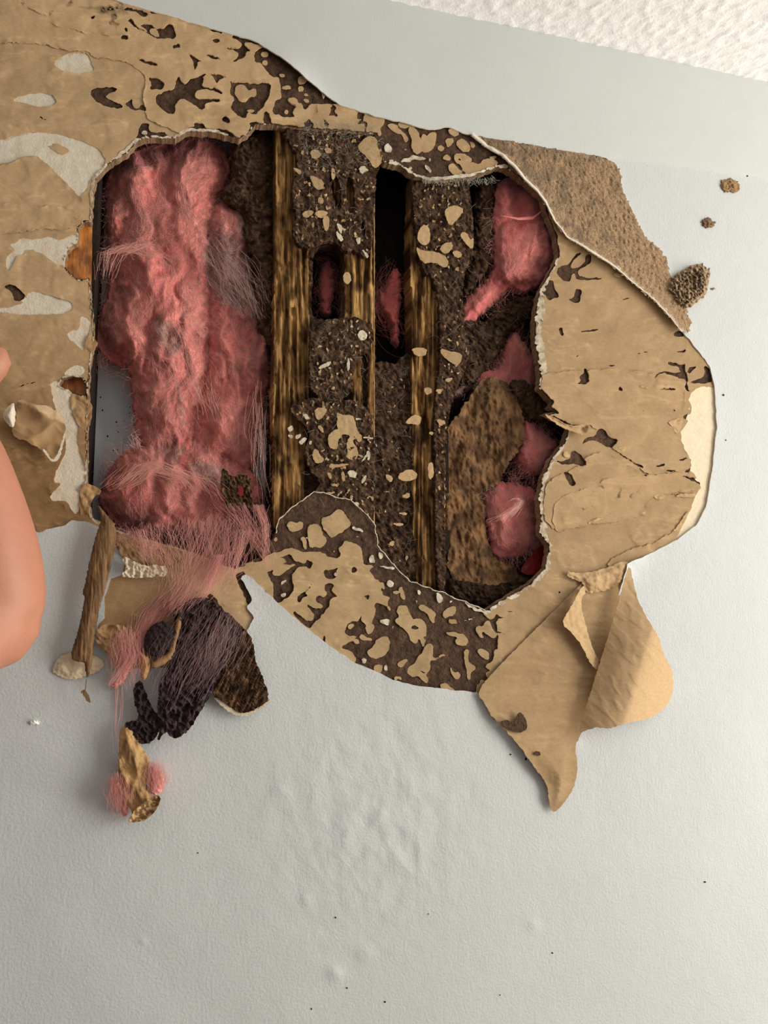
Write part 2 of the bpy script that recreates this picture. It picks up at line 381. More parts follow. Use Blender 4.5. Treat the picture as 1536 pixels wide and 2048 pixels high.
# ---- white plaster face where the kraft paper is gone
WHITE = [Z1((315, 380), (380, 330), (460, 310), (530, 320), (550, 380), (570, 430), (500, 440), (420, 440), (350, 410)),
  Z1((60, 605), (140, 570), (240, 555), (310, 565), (345, 610), (310, 640), (210, 640), (150, 615)),
  Z1((-120, 870), (0, 840), (130, 800), (200, 790), (330, 800), (480, 840), (590, 890), (620, 930), (640, 960), (600, 1040), (560, 1060), (510, 1140), (480, 1190), (430, 1130), (350, 1050), (240, 940), (160, 930), (60, 980), (-120, 1000)),
  Zi((120, 380), (240, 340), (260, 290), (450, 310), (660, 270), (780, 330), (980, 230), (980, 330), (870, 400), (850, 560), (790, 670), (680, 600), (560, 510), (440, 450), (330, 440), (280, 520), (210, 520), (190, 620), (120, 720), (90, 660), (130, 520), (200, 440)),
  Zi((-60, 1200), (0, 1190), (200, 1170), (350, 1090), (340, 1010), (430, 970), (560, 1010), (720, 1050), (900, 1110), (950, 1180), (880, 1250), (700, 1275), (300, 1275), (0, 1250), (-60, 1240)),
  Zi((1010, 1300), (1130, 1300), (1160, 1400), (1130, 1560), (1080, 1750), (990, 1680), (960, 1620), (890, 1610), (850, 1520), (900, 1480), (1030, 1460)),
  Zi((830, 2020), (940, 1920), (1060, 1920), (1110, 2048), (830, 2048)),
  Zj((600, 150), (720, 120), (740, 200), (830, 240), (860, 420), (960, 680), (930, 850), (1000, 1080), (1060, 1240), (1030, 1360), (960, 1500), (950, 1700), (900, 1760), (840, 1620), (770, 1570), (650, 1590), (590, 1520), (760, 1360), (640, 1370), (690, 1180), (800, 1000), (790, 800), (720, 600), (650, 400), (620, 250)),
  PX((1377, 800), (1381, 787), (1402, 772), (1428, 774), (1440, 776), (1444, 854), (1436, 932), (1428, 979), (1420, 1020), (1400, 1056), (1372, 1068), (1350, 1082), (1366, 1050), (1384, 1012), (1392, 988), (1410, 966), (1385, 950), (1385, 924), (1373, 905), (1358, 870), (1377, 842), (1385, 819))]
WH = GK.full()
for p in WHITE: GK.add(WH, p, 1)
WHk = WH.copy()
WHk = np.maximum(WHk, -1e3)
gy = sampler(GK, 0.0021 - 0.0004 * fbm(GK.U / 25, GK.V / 25, 71, 3))
def gyps_col(u, v):
    s = sst(-0.2, 0.7, fbm(u / 26, v / 26, 72, 3)) * (u < 300)
    c = mix(np.array([0.90, 0.92, 0.94]), np.array([0.80, 0.72, 0.60]), s * 0.8)
    return np.where((u > 1300)[:, None], np.array([1.05, 1.0, 0.92]), c)
sheet('plaster_patch', np.minimum(np.minimum(WH + 5, -fH - 0.5), fP + 6), GK, gy, M_GYPS, 0.001, gyps_col, wall, label='bare whitish plaster where the brown paper is gone')

# ---- kraft paper: solid areas less what was eaten, plus the islets left on the mud
FK = np.minimum(fP + 7, -fH - 3.0 - 3.0 * np.clip(fbm(GK.U / 16, GK.V / 16, 35, 3) + 0.1, 0, 1))
ZONE_B = Zb((150, 175), (180, 150), (270, 110), (350, 150), (480, 200), (600, 300), (700, 400), (820, 510), (900, 575), (990, 660), (1040, 705), (960, 710), (880, 705), (700, 705), (690, 765), (655, 765), (650, 720), (600, 690), (570, 640), (490, 640), (500, 690), (580, 720), (540, 790), (545, 830), (610, 850), (540, 840), (430, 840), (400, 810), (345, 820), (325, 760), (360, 700), (370, 660), (420, 650), (420, 560), (410, 500), (400, 430), (330, 435), (290, 385), (230, 310), (190, 270), (150, 270))
ZONE_C = Zc((110, 200), (150, 150), (150, 60), (250, 80), (400, 100), (490, 140), (650, 170), (700, 160), (800, 150), (910, 190), (1030, 260), (1130, 340), (1300, 430), (1440, 560), (1420, 660), (1300, 700), (1180, 700), (1040, 760), (900, 760), (600, 760), (480, 720), (380, 660), (300, 640), (180, 640), (130, 660), (130, 460), (110, 470), (65, 270), (130, 270))
ZONE_F = PX((548, 1050), (579, 1000), (629, 970), (700, 970), (770, 1040), (800, 1120), (880, 1170), (960, 1200)) + Ze((1285, 520), (1340, 575), (1380, 560), (1410, 515), (1430, 545), (1500, 550), (1420, 570), (1400, 600), (1420, 680), (1515, 720), (1430, 705), (1405, 700), (1430, 740), (1415, 855), (1390, 850), (1380, 950), (1300, 1025), (1350, 1060), (1300, 1090), (1325, 1160), (1260, 1145), (1245, 1200), (1215, 1190), (1210, 1300)) + PX((940, 1420), (700, 1400), (500, 1220), (470, 1150), (500, 1135), (530, 1105))
for z in (ZONE_B, ZONE_C): GK.sub(FK, z, 1)
GK.sub(FK, ZONE_F, 0)
SF = Zd((-60, 470), (-10, 430), (60, 432), (110, 425), (210, 340), (300, 330), (370, 290), (450, 285), (520, 330), (760, 320), (790, 390), (940, 385), (905, 290), (950, 260), (960, 210), (1130, 250), (1165, 420), (1150, 450), (1300, 480), (1210, 500), (1260, 590), (1340, 620), (1340, 760), (1440, 790), (1400, 850), (1455, 930), (1430, 945), (1380, 870), (1310, 850), (1270, 860), (1290, 940), (1240, 1060), (1270, 1100), (1220, 1175), (1190, 1080), (1145, 1040), (1140, 960), (1110, 1050), (1060, 1030), (1000, 1060), (960, 1180), (1110, 1190), (1060, 1240), (900, 1300), (1030, 1340), (1095, 1420), (1060, 1470), (860, 1420), (660, 1270), (530, 1130), (390, 1010), (270, 890), (150, 780), (70, 660), (-60, 560))
t = GK.full(); GK.add(t, SF, 1); FK = np.maximum(FK, np.minimum(t, fP + 5))
DARKS = [Za((75, 45), (130, 20), (215, 35), (320, 75), (340, 100), (305, 130), (260, 100), (210, 65), (130, 60)),
  Za((350, 62), (400, 70), (445, 82), (430, 98), (360, 88)),
  Za((125, 150), (160, 132), (195, 165), (220, 225), (320, 275), (335, 262), (310, 240), (275, 225), (250, 195), (330, 190), (375, 210), (400, 235), (470, 240), (510, 230), (535, 200), (575, 198), (600, 225), (610, 280), (630, 300), (608, 350), (545, 335), (490, 350), (410, 335), (330, 290), (210, 235), (150, 185)),
  Za((90, 215), (120, 235), (130, 265), (115, 285), (95, 250)), Za((50, 335), (75, 308), (120, 310), (142, 345), (95, 362)),
  Za((590, 405), (625, 400), (665, 395), (662, 440), (630, 432), (602, 462)), Za((228, 545), (320, 570), (400, 582), (444, 612), (420, 626), (330, 604), (238, 566)),
  Za((745, 490), (790, 515), (835, 545), (895, 585), (850, 580), (845, 620), (810, 690), (812, 610), (785, 545)), Za((908, 496), (960, 500), (1084, 552), (1060, 566), (980, 540)),
  Za((988, 372), (1010, 340), (1060, 343), (1080, 377), (1030, 390)), Za((788, 195), (815, 172), (858, 185), (800, 207)), Za((930, 205), (1060, 240), (1115, 295), (1060, 284), (960, 255)),
  Za((1180, 325), (1240, 295), (1330, 325), (1490, 375), (1540, 395), (1470, 412), (1330, 370), (1315, 385), (1345, 440), (1398, 482), (1345, 475), (1320, 540), (1275, 545), (1240, 582), (1190, 577), (1260, 540), (1270, 500), (1240, 465), (1100, 440), (1130, 428), (1240, 452), (1300, 430), (1300, 385)),
  Za((1425, 480), (1540, 435), (1600, 500), (1540, 640), (1500, 590), (1435, 590)),
  Za((330, 735), (400, 745), (470, 770), (508, 805), (485, 870), (400, 860), (350, 858), (380, 800)),
  Za((405, 940), (490, 890), (540, 870), (600, 860), (630, 810), (615, 760), (650, 720), (680, 790), (720, 820), (760, 750), (830, 750), (880, 710), (1000, 700), (1160, 740), (1080, 745), (1060, 800), (1040, 800), (1000, 715), (930, 715), (895, 740), (915, 770), (880, 830), (990, 855), (1020, 840), (1100, 890), (1100, 915), (1030, 890), (985, 867), (860, 862), (830, 890), (810, 915), (835, 965), (980, 958), (1075, 965), (1070, 987), (950, 992), (915, 1020), (920, 1060), (880, 1080), (800, 1020), (740, 970), (690, 955), (640, 985), (610, 1040), (620, 1105), (560, 1115), (470, 1070), (425, 1000)),
  Z1((535, 545), (580, 520), (700, 525), (710, 540), (640, 565), (635, 590), (700, 610), (740, 635), (720, 655), (630, 640), (560, 595)),
  Za((95, 1015), (140, 965), (180, 960), (175, 1010), (200, 1050), (235, 1050), (280, 1010), (320, 1050), (325, 1095), (270, 1075), (180, 1075)),
  Za((1085, 1160), (1130, 1130), (1175, 1185), (1170, 1212), (1120, 1200)),
  Za((1170, 760), (1200, 790), (1290, 790), (1380, 800), (1480, 805), (1520, 790), (1580, 800), (1595, 860), (1570, 960), (1500, 1060), (1430, 1125), (1360, 1095), (1330, 1170), (1240, 1120), (1180, 1050), (1220, 990), (1215, 930), (1170, 910), (1190, 830)),
  Za((260, 1215), (290, 1195), (345, 1210), (350, 1270), (380, 1305), (500, 1295), (540, 1325), (610, 1400), (200, 1400), (240, 1300)), Za((640, 1340), (690, 1290), (780, 1240), (830, 1250), (800, 1195), (900, 1220), (960, 1275), (1100, 1265), (1200, 1305), (1290, 1400), (640, 1400)), Za((1370, 1190), (1470, 1200), (1510, 1240), (1420, 1290), (1400, 1240)),
  Zb((920, 740), (955, 705), (990, 740), (960, 790), (1015, 838), (950, 825), (875, 832), (935, 800)), Zb((1195, 830), (1220, 770), (1290, 815), (1260, 830), (1270, 870), (1210, 870)), Zb((1200, 920), (1230, 875), (1310, 880), (1290, 990), (1270, 1000), (1280, 910), (1240, 905)), Zb((680, 880), (700, 850), (770, 920), (700, 960), (640, 890)), Zb((850, 830), (900, 900), (915, 940), (870, 940)), Zb((230, 885), (265, 750), (335, 890), (280, 930)),
  Zb((1430, 960), (1490, 900), (1480, 840), (1560, 860), (1560, 1178), (1400, 1178), (1390, 1040), (1470, 1030)),
  Zd((300, 380), (350, 370), (420, 345), (450, 420), (510, 430), (570, 450), (580, 400), (640, 430), (640, 470), (610, 495), (560, 470), (490, 490), (440, 550), (430, 600), (460, 710), (400, 780), (300, 850), (240, 830), (240, 680), (190, 570), (170, 520), (195, 530), (270, 480), (230, 520), (220, 560), (270, 580), (330, 550), (400, 500), (490, 440), (400, 460), (310, 455), (380, 440), (350, 390)),
  Zd((750, 520), (830, 510), (910, 485), (880, 540), (890, 575), (850, 610), (790, 600), (755, 570)), Zd((1040, 480), (1095, 485), (1090, 545), (1035, 545)),
  Zd((640, 625), (620, 690), (570, 740), (600, 780), (540, 790), (515, 850), (480, 820), (490, 770), (560, 740), (600, 690)),
  Zd((670, 800), (720, 765), (745, 800), (770, 790), (790, 750), (755, 685), (790, 640), (870, 660), (830, 740), (910, 780), (830, 795), (810, 890), (740, 980), (650, 1060), (610, 1120), (560, 1070), (490, 1020), (430, 950), (470, 940), (560, 1020), (630, 1040), (670, 990), (570, 865), (610, 870), (650, 910), (740, 900), (745, 870), (690, 830)),
  Zd((1140, 775), (1240, 765), (1210, 810), (1215, 850), (1190, 800)), Zd((745, 1175), (772, 1180), (780, 1275), (755, 1265)), Zd((140, 700), (185, 750), (150, 755)), Zd((-10, 418), (60, 400), (115, 375), (110, 420), (60, 428)),
  Ze((1400, 1140), (1450, 1085), (1480, 1130), (1536, 1160), (1450, 1142), (1410, 1150)), Ze((1500, 485), (1560, 492), (1560, 502), (1500, 500)),
  Zg((340, 160), (365, 115), (410, 92), (420, 100), (365, 150), (325, 205), (345, 235), (440, 195), (458, 110), (505, 108), (492, 180), (462, 207), (380, 242), (410, 308), (590, 305), (582, 322), (410, 328), (370, 312), (360, 260), (330, 290), (325, 350), (240, 310), (210, 270), (230, 215), (300, 205)),
  Zg((190, 310), (200, 400), (235, 440), (235, 465), (190, 470), (155, 500), (130, 450), (90, 430), (120, 340)), Zg((370, 385), (425, 400), (410, 480), (395, 515), (300, 488), (350, 470)), Zg((228, 710), (265, 698), (277, 780), (245, 772)), Zg((388, 740), (555, 715), (552, 730), (400, 750)),
  Zg((430, 1035), (472, 1045), (477, 1167), (368, 1167), (410, 1150), (403, 1100), (435, 1080)), Zg((703, 1217), (730, 1175), (763, 1222)), Zg((1140, 778), (1195, 730), (1240, 745), (1260, 785)), Zg((1140, 898), (1250, 893), (1265, 872), (1274, 890), (1242, 914)),
  Zg((1110, 990), (1150, 985), (1230, 1010), (1250, 985), (1257, 1060), (1278, 1100), (1272, 1200), (1290, 1225), (1390, 1223), (1380, 1240), (1280, 1232), (1243, 1190), (1268, 1160), (1240, 1120), (1190, 1115), (1100, 1077), (1040, 1082), (1000, 1132), (1028, 1075), (1110, 1058), (1220, 1080), (1208, 1020), (1130, 1018)),
  Zg((1285, 1020), (1365, 1018), (1310, 1060), (1278, 1082)), Zg((1400, 1005), (1480, 1060), (1480, 1150), (1400, 1162), (1278, 1152), (1370, 1120), (1420, 1090)), Zg((1018, 1198), (1190, 1203), (1170, 1217), (1050, 1208)), Zg((718, 490), (812, 460), (802, 477), (730, 497)), Zg((372, 950), (395, 908), (387, 952)), Zg((638, 1007), (687, 1007), (687, 1022), (638, 1021)), Zg((858, 912), (902, 916), (890, 930)), Zg((900, 902), (962, 902), (930, 916)), Zg((1232, 1420), (1290, 1400), (1312, 1457), (1258, 1452)), Zg((1148, 1370), (1177, 1370), (1172, 1392)),
  Zh((545, 150), (600, 160), (640, 230), (722, 240), (690, 270), (650, 312), (560, 272), (545, 243), (440, 252), (430, 312), (428, 250), (470, 218), (540, 213)), Zh((640, 300), (665, 308), (800, 398), (850, 428), (922, 463), (900, 474), (790, 404)), Zh((928, 512), (962, 535), (925, 527)),
  Zh((330, 320), (420, 360), (425, 390), (465, 430), (430, 457), (370, 435), (300, 442), (230, 432), (203, 403), (260, 420), (300, 400), (330, 380)), Zh((258, 498), (320, 498), (372, 590), (355, 627), (318, 600)), Zh((1013, 460), (1090, 423), (1098, 438), (1030, 467)), Zh((1193, 405), (1260, 378), (1268, 395), (1200, 412)),
  Zh((1288, 398), (1367, 430), (1310, 502), (1228, 502), (1310, 460)), Zh((1405, 440), (1450, 448), (1490, 423), (1455, 470), (1420, 464)), Zh((1208, 528), (1290, 543), (1390, 568), (1445, 568), (1380, 645), (1368, 590), (1280, 557)), Zh((1098, 488), (1172, 486), (1167, 499), (1103, 500)),
  Z1((528, 90), (577, 97), (560, 114)), Zi((50, 910), (80, 880), (160, 890), (250, 940), (330, 1050), (383, 1085), (310, 1107), (210, 1102), (160, 1080), (170, 1040), (130, 960), (80, 960)), Zi((70, 600), (115, 500), (200, 455), (130, 560), (110, 722), (85, 680)), Zj((205, 195), (430, 130), (430, 142), (230, 205)), Z1((225, 688), (282, 722), (275, 726), (225, 696)), Zi((-20, 725), (40, 735), (-20, 755)),
  Z([0][0], 0, 1, [(1012, 1430), (1040, 1424), (1052, 1455), (1040, 1462), (1003, 1450), (1016, 1442), (1026, 1448)]), Z(900, 1100, 2.793, [(255, 715), (290, 685), (320, 720), (380, 748), (300, 725)]), Z(900, 1100, 2.793, [(600, 230), (625, 228), (610, 250)]), Z(900, 1100, 2.793, [(560, 728), (595, 730), (575, 738)])]
for p in DARKS: GK.sub(FK, p, 1)
for p in WHITE: GK.sub(FK, p, 1)
ISLES = [Za((345, 265), (385, 240), (430, 255), (460, 320), (400, 310)), Za((1230, 830), (1330, 820), (1360, 880), (1440, 850), (1450, 930), (1380, 930), (1340, 990), (1290, 1000), (1230, 920)),
  Zb((205, 200), (230, 170), (280, 180), (285, 210), (240, 225)), Zb((232, 275), (255, 255), (280, 280), (270, 310), (240, 305)), Zb((395, 405), (460, 398), (458, 422), (415, 432)), Zb((600, 430), (640, 420), (700, 450), (640, 500), (600, 500)), Zb((595, 540), (630, 525), (660, 540), (650, 578), (598, 572)), Zb((415, 525), (510, 518), (520, 552), (450, 552)), Zb((655, 600), (700, 608), (690, 628), (660, 622)), Zb((648, 650), (706, 670), (700, 690), (655, 682)),
  Zb((490, 640), (560, 650), (600, 700), (640, 740), (600, 780), (560, 830), (545, 790), (580, 730), (500, 690)), Zb((455, 770), (490, 760), (495, 800), (465, 805)), Zb((70, 770), (140, 760), (150, 785), (90, 790)),
  Zc((185, 150), (260, 140), (290, 190), (350, 235), (390, 290), (380, 325), (345, 310), (340, 250), (260, 230), (190, 180)), Zc((280, 120), (395, 150), (390, 185), (310, 180)),
  Zc((405, 160), (430, 155), (500, 230), (505, 320), (530, 320), (530, 260), (560, 240), (600, 290), (600, 240), (670, 225), (685, 270), (660, 370), (610, 430), (560, 435), (530, 405), (510, 440), (470, 450), (420, 370), (440, 330), (400, 240)),
  Zc((690, 380), (740, 365), (760, 395), (735, 420), (695, 415)), Zc((780, 290), (860, 290), (840, 350), (800, 385), (785, 370)), Zc((880, 320), (940, 290), (1000, 330), (1030, 400), (1000, 430), (930, 410), (895, 360)), Zc((745, 480), (780, 455), (830, 490), (815, 520), (770, 510)),
  Zc((860, 460), (900, 440), (1000, 460), (1050, 520), (1010, 545), (1060, 540), (1130, 560), (1150, 510), (1220, 500), (1310, 520), (1300, 580), (1190, 620), (1060, 670), (960, 650), (940, 560), (870, 530)), Zc((805, 560), (860, 550), (900, 600), (960, 640), (900, 665), (840, 655), (810, 600)), Zc((800, 185), (880, 210), (915, 240), (870, 275), (825, 240)), Zc((1030, 310), (1080, 350), (1070, 390), (1030, 370)), Zc((1220, 475), (1290, 472), (1300, 497), (1230, 497)),
  Zd((385, 50), (420, 10), (480, 40), (510, 10), (550, 30), (530, 100), (450, 125), (400, 95)), Zd((600, 60), (650, 40), (710, 50), (740, 130), (785, 210), (740, 290), (670, 265), (620, 290), (595, 200), (590, 120)),
  PX((643, 1037), (660, 1032), (668, 1023), (680, 1019), (690, 1024), (696, 1040), (703, 1048), (695, 1056), (680, 1066), (666, 1077), (654, 1067), (645, 1052)), Zd((520, 180), (550, 170), (575, 210), (575, 290), (555, 300), (545, 230)), Zd((240, 170), (275, 180), (275, 215), (245, 222)), Zd((1000, 1090), (1040, 1055), (1060, 1080), (1040, 1110), (1010, 1115)), Zd((1060, 1230), (1110, 1220), (1120, 1260), (1080, 1275)), Zd((1120, 1180), (1180, 1190), (1270, 1240), (1200, 1232), (1120, 1212)),
  Zd((1200, 1340), (1280, 1290), (1300, 1220), (1410, 1180), (1435, 1290), (1380, 1390), (1300, 1420), (1220, 1400)), Zd((1415, 240), (1460, 200), (1495, 240), (1450, 280)), Zd((1340, 640), (1370, 640), (1385, 700), (1360, 712)), Zd((1180, 1080), (1240, 1060), (1280, 1090), (1240, 1160), (1200, 1170)),
  Ze((440, 470), (530, 420), (560, 500), (600, 560), (620, 570), (710, 570), (740, 700), (720, 790), (700, 860), (690, 800), (655, 740), (640, 810), (590, 780), (560, 690), (440, 600), (440, 570), (480, 550)), Ze((650, 450), (700, 425), (750, 460), (800, 490), (825, 530), (800, 590), (830, 610), (780, 600), (750, 520), (700, 490)), Ze((890, 540), (920, 470), (980, 440), (1020, 470), (1010, 505), (960, 545), (910, 560)), Ze((945, 575), (1020, 580), (1030, 615), (960, 605)),
  Ze((1210, 650), (1250, 630), (1260, 650), (1320, 580), (1350, 600), (1380, 680), (1410, 720), (1370, 760), (1300, 690), (1250, 690), (1300, 760), (1230, 730)), Ze((1230, 850), (1320, 870), (1340, 930), (1320, 965), (1270, 935), (1230, 890)), Ze((910, 690), (1040, 700), (1100, 720), (1135, 770), (1110, 835), (1020, 810), (1010, 770), (1050, 740), (940, 720)), Ze((1100, 860), (1140, 860), (1130, 960), (1190, 1020), (1210, 1030), (1160, 1080), (1160, 1150), (1130, 1150), (1120, 1030), (1095, 960)),
  Ze((960, 1020), (1000, 1080), (1060, 1080), (1040, 1145), (1000, 1130), (965, 1070)), Ze((640, 960), (700, 880), (740, 810), (790, 800), (800, 850), (780, 930), (830, 950), (880, 905), (940, 930), (870, 920), (840, 960), (760, 960), (770, 1050), (720, 1110), (750, 1150), (740, 1180), (700, 1160), (650, 1100), (610, 1130), (555, 1090), (555, 1040), (610, 1000)), Ze((450, 980), (580, 950), (520, 990), (500, 1040), (470, 1020)), Ze((225, 1030), (260, 1005), (320, 1010), (300, 1080), (250, 1085)), Ze((870, 1190), (920, 1175), (980, 1240), (1030, 1260), (880, 1260)),
  Ze((470, 270), (500, 260), (535, 370), (510, 382), (480, 330)), Ze((415, 300), (465, 290), (460, 330), (420, 325)), Ze((415, 1130), (450, 1115), (490, 1130), (500, 1160), (460, 1130), (440, 1172)), Ze((1330, 500), (1390, 490), (1380, 540), (1330, 560)),
  Z1((240, 860), (330, 860), (400, 890), (420, 905), (370, 930), (310, 890)), Z(0, 0, 1, [(236, 240), (250, 236), (252, 243), (240, 247)])]
FI = GK.full()
for p in ISLES: GK.add(FI, p, 1, 0.6)
for p in (Zc((900, 490), (945, 520), (915, 522)), Ze((585, 635), (620, 625), (670, 655), (630, 677), (595, 662)), Ze((645, 1040), (700, 1075), (760, 1090), (690, 1090))): GK.sub(FI, p, 1)
# small crumbs of paper scattered over the mud zones
ZM = GK.full()
for z in (ZONE_B, ZONE_C, ZONE_F): GK.add(ZM, z, 0)
CR = np.minimum((fbm(GK.U / 9, GK.V / 9, 81, 2) - 0.56) * 14, ZM - 6); CR = np.minimum(CR, -(FI + 5))
for p in (SF,): GK.sub(CR, p, 0, 3)
FI = np.maximum(FI, CR); FI = np.minimum(FI, np.minimum(fP + 4, -fH - 2))
FKALL = np.maximum(FK, FI)

PLY = [Z1((-150, -150), (700, -150), (1600, 200), (2000, 600), (1600, 900), (900, 760), (850, 600), (880, 470), (820, 400), (720, 360), (640, 350), (560, 340), (520, 305), (390, 300), (260, 265), (130, 250), (0, 262), (-150, 270)),
       Z1((-150, 1000), (0, 1000), (60, 980), (160, 930), (250, 945), (350, 1060), (440, 1140), (500, 1180), (480, 1340), (300, 1370), (0, 1400), (-150, 1400)),
       Zh((440, 640), (560, 600), (640, 545), (940, 530), (1290, 500), (1400, 570), (1390, 650), (1010, 690), (950, 760), (900, 840), (640, 890), (480, 920), (300, 960), (230, 1000), (180, 900), (200, 720)),
       Zh((-80, 60), (110, 20), (330, 130), (480, 110), (560, 170), (640, 300), (850, 440), (960, 530), (1300, 480), (1360, 400), (1250, 300), (1130, 120), (1240, 60), (1260, -200), (900, -330), (400, -330), (-100, -260)),
       Z1((100, 20), (200, 60), (290, 100), (300, 140), (400, 170), (550, 205), (900, 215), (900, -100), (100, -100)),
       Zj((-100, 1000), (100, 900), (450, 1150), (650, 1200), (700, 1250), (560, 1480), (860, 1700), (760, 1860), (-100, 2100)),
       Z(1060, 360, 2.438, [(80, 1460), (200, 1420), (330, 1310), (450, 1370), (570, 1445), (700, 1425), (830, 1400), (820, 1500), (620, 1540), (560, 1610), (510, 1655), (280, 1680), (130, 1720), (60, 1640)]),
       Z(1060, 360, 2.438, [(490, 1870), (340, 1890), (480, 1800), (600, 1770), (700, 1720), (740, 1660), (800, 1560), (880, 1530), (890, 1600), (840, 1690), (700, 1770), (560, 1850)]),
       Z1((-150, 1200), (150, 1230), (430, 1240), (480, 1330), (400, 1380), (260, 1370), (60, 1400), (-150, 1410))]
PLH = np.zeros(GK.U.shape); tone = np.zeros(GK.U.shape)
for k, p in enumerate(PLY):
    s = GK.sd(p, 1, far=-20, m=20) + 4 * fbm(GK.U / 24, GK.V / 24, 90 + k, 3)
    tone += (0.08, 0.04, 0.06, 0.05, 0.05, -0.08, 0.05, 0.04, 0.03)[k] * sst(-2, 2, s)
# thin torn lines of the paper plies, roughly level
lines = np.zeros(GK.U.shape)
for k, (lv, su, sv) in enumerate(((0.02, 190, 42), (0.30, 150, 30), (-0.28, 170, 50))):
    q = fbm(GK.U / su, GK.V / sv, 95 + 11 * k, 4); gq = np.hypot(*np.gradient(q)) / GK.step + 1e-4; dq = (q - lv) / gq
    on = sst(0.0, 0.2, fbm(GK.U / 90, GK.V / 90, 99 + k, 2)); st = sst(-1.5, 1.5, dq)
    lines += st * 0.0006 * on; tone += on * (0.16 * np.exp(-((dq - 1) / 2.0) ** 2) + 0.03 * st)
KH = sampler(GK, 0.0014 - PLH - lines - 0.0014 * fbm(GK.U / 70, GK.V / 45, 92, 4) - 0.006 * np.exp(-((GK.U - 492) / 45) ** 2 - ((GK.V - 262) / 28) ** 2) - 0.005 * sst(0, -60, fH + 10) * sst(30, 0, np.abs(fH)) * 0)
TON = sampler(GK, tone)
def kraft_col(u, v):
    n1 = fbm(u / 60, v / 40, 97, 3)
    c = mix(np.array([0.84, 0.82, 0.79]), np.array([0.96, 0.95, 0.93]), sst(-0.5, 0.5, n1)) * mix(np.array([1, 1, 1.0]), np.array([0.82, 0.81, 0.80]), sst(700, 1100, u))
    low = sst(560, 1000, v) * sst(400, 120, u)  # the person's shade painted in: kraft darker and browner to the lower left
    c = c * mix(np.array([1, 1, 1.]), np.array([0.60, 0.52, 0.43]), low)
    return c * (1 + TON(u, v))[:, None] * np.where(((u > 480) & (u < 1000) & (v > 960))[:, None], np.array([0.92, 0.94, 0.92]), 1)
uvk, Tk = march(FKALL, GK)
lab = components(len(uvk), Tk); lt = lab[Tk[:, 0]]
a = uvk[Tk[:, 1]] - uvk[Tk[:, 0]]; b = uvk[Tk[:, 2]] - uvk[Tk[:, 0]]; ar = np.abs(a[:, 0] * b[:, 1] - a[:, 1] * b[:, 0]) / 2
tot = np.bincount(lt, ar, minlength=len(uvk)); ids = np.nonzero(tot)[0]; ids = ids[np.argsort(-tot[ids])]
def take(mask):
    T = Tk[mask]; i, T = np.unique(T, return_inverse=True); return uvk[i], T.reshape(-1, 3)
for k, p in enumerate(PLY):
    s = GK.sd(p, 1, far=-30, m=30) + 3.5 * fbm(GK.U / 24, GK.V / 24, 90 + k, 3) + 2.0 * fbm(GK.U / 5, GK.V / 5, 190 + k, 2)
    fs_ = sampler(GK, s)
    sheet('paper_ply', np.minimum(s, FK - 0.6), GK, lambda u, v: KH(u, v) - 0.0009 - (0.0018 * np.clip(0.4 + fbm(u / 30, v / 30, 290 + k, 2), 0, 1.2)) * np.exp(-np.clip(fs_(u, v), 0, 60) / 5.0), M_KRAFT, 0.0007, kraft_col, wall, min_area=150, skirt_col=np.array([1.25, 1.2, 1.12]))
nb = 0; small = np.zeros(len(Tk), bool)
KE = np.array([1.15, 1.12, 1.05])
for cid in ids:
    m = lt == cid
    if tot[cid] > 6000:
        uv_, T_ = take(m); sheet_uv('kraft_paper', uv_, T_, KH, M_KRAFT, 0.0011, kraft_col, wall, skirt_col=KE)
    elif tot[cid] > 45 and nb < 280:
        uv_, T_ = take(m); nb += 1
        tx, tz = RNG.uniform(-1, 1, 2); cu, cv = uv_.mean(0); off = RNG.uniform(0.0, 0.0006)
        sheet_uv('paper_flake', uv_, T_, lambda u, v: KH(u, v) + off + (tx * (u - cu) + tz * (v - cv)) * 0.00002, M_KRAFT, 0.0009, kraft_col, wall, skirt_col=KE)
    elif tot[cid] > 6: small |= m
if small.any():
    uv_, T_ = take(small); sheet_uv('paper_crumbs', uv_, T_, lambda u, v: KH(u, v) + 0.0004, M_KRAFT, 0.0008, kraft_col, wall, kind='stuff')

# ---- little nicks of paper fibre standing up from the kraft face
NK = np.minimum((fbm(GK.U / 15, GK.V / 5, 115, 2) - 0.66) * 14, (fbm(GK.U / 80, GK.V / 80, 116, 2) - 0.02) * 30); NK = np.where(GK.U < 560, NK - 0.4, NK)
for p in (Zh((1000, 685), (1050, 678), (1112, 685), (1080, 722), (1010, 720)), Zh((1180, 692), (1230, 675), (1330, 678), (1392, 648), (1340, 702), (1200, 704)), Zh((885, 832), (940, 818), (930, 848), (892, 848)), Zh((465, 912), (540, 878), (645, 858), (560, 894), (480, 928)), Zh((1225, 900), (1272, 930), (1200, 962), (1130, 1012), (1178, 958)), Zg((660, 270), (740, 268), (747, 300), (690, 298)), Zh((268, 342), (332, 328), (322, 382), (278, 382)), Zh((1100, 100), (1180, 72), (1250, 62), (1230, 110), (1200, 210), (1150, 150), (1160, 130)), Zh((720, 300), (790, 290), (770, 330), (730, 340)), Zg((890, 1390), (940, 1375), (930, 1400), (895, 1415)), Zg((880, 1185), (985, 1180), (970, 1195), (885, 1198))): GK.add(NK, p, 1)
NK = np.minimum(NK, FK - 2)
sheet('paper_nicks', NK, GK, lambda u, v: KH(u, v) - 0.0016 - 0.0012 * noise(u / 9, v / 9, 117), M_KRAFT, 0.0007, lambda u, v: kraft_col(u, v) * 1.22, wall, min_area=10, skirt_col=np.array([1.3, 1.25, 1.15]), kind='stuff')
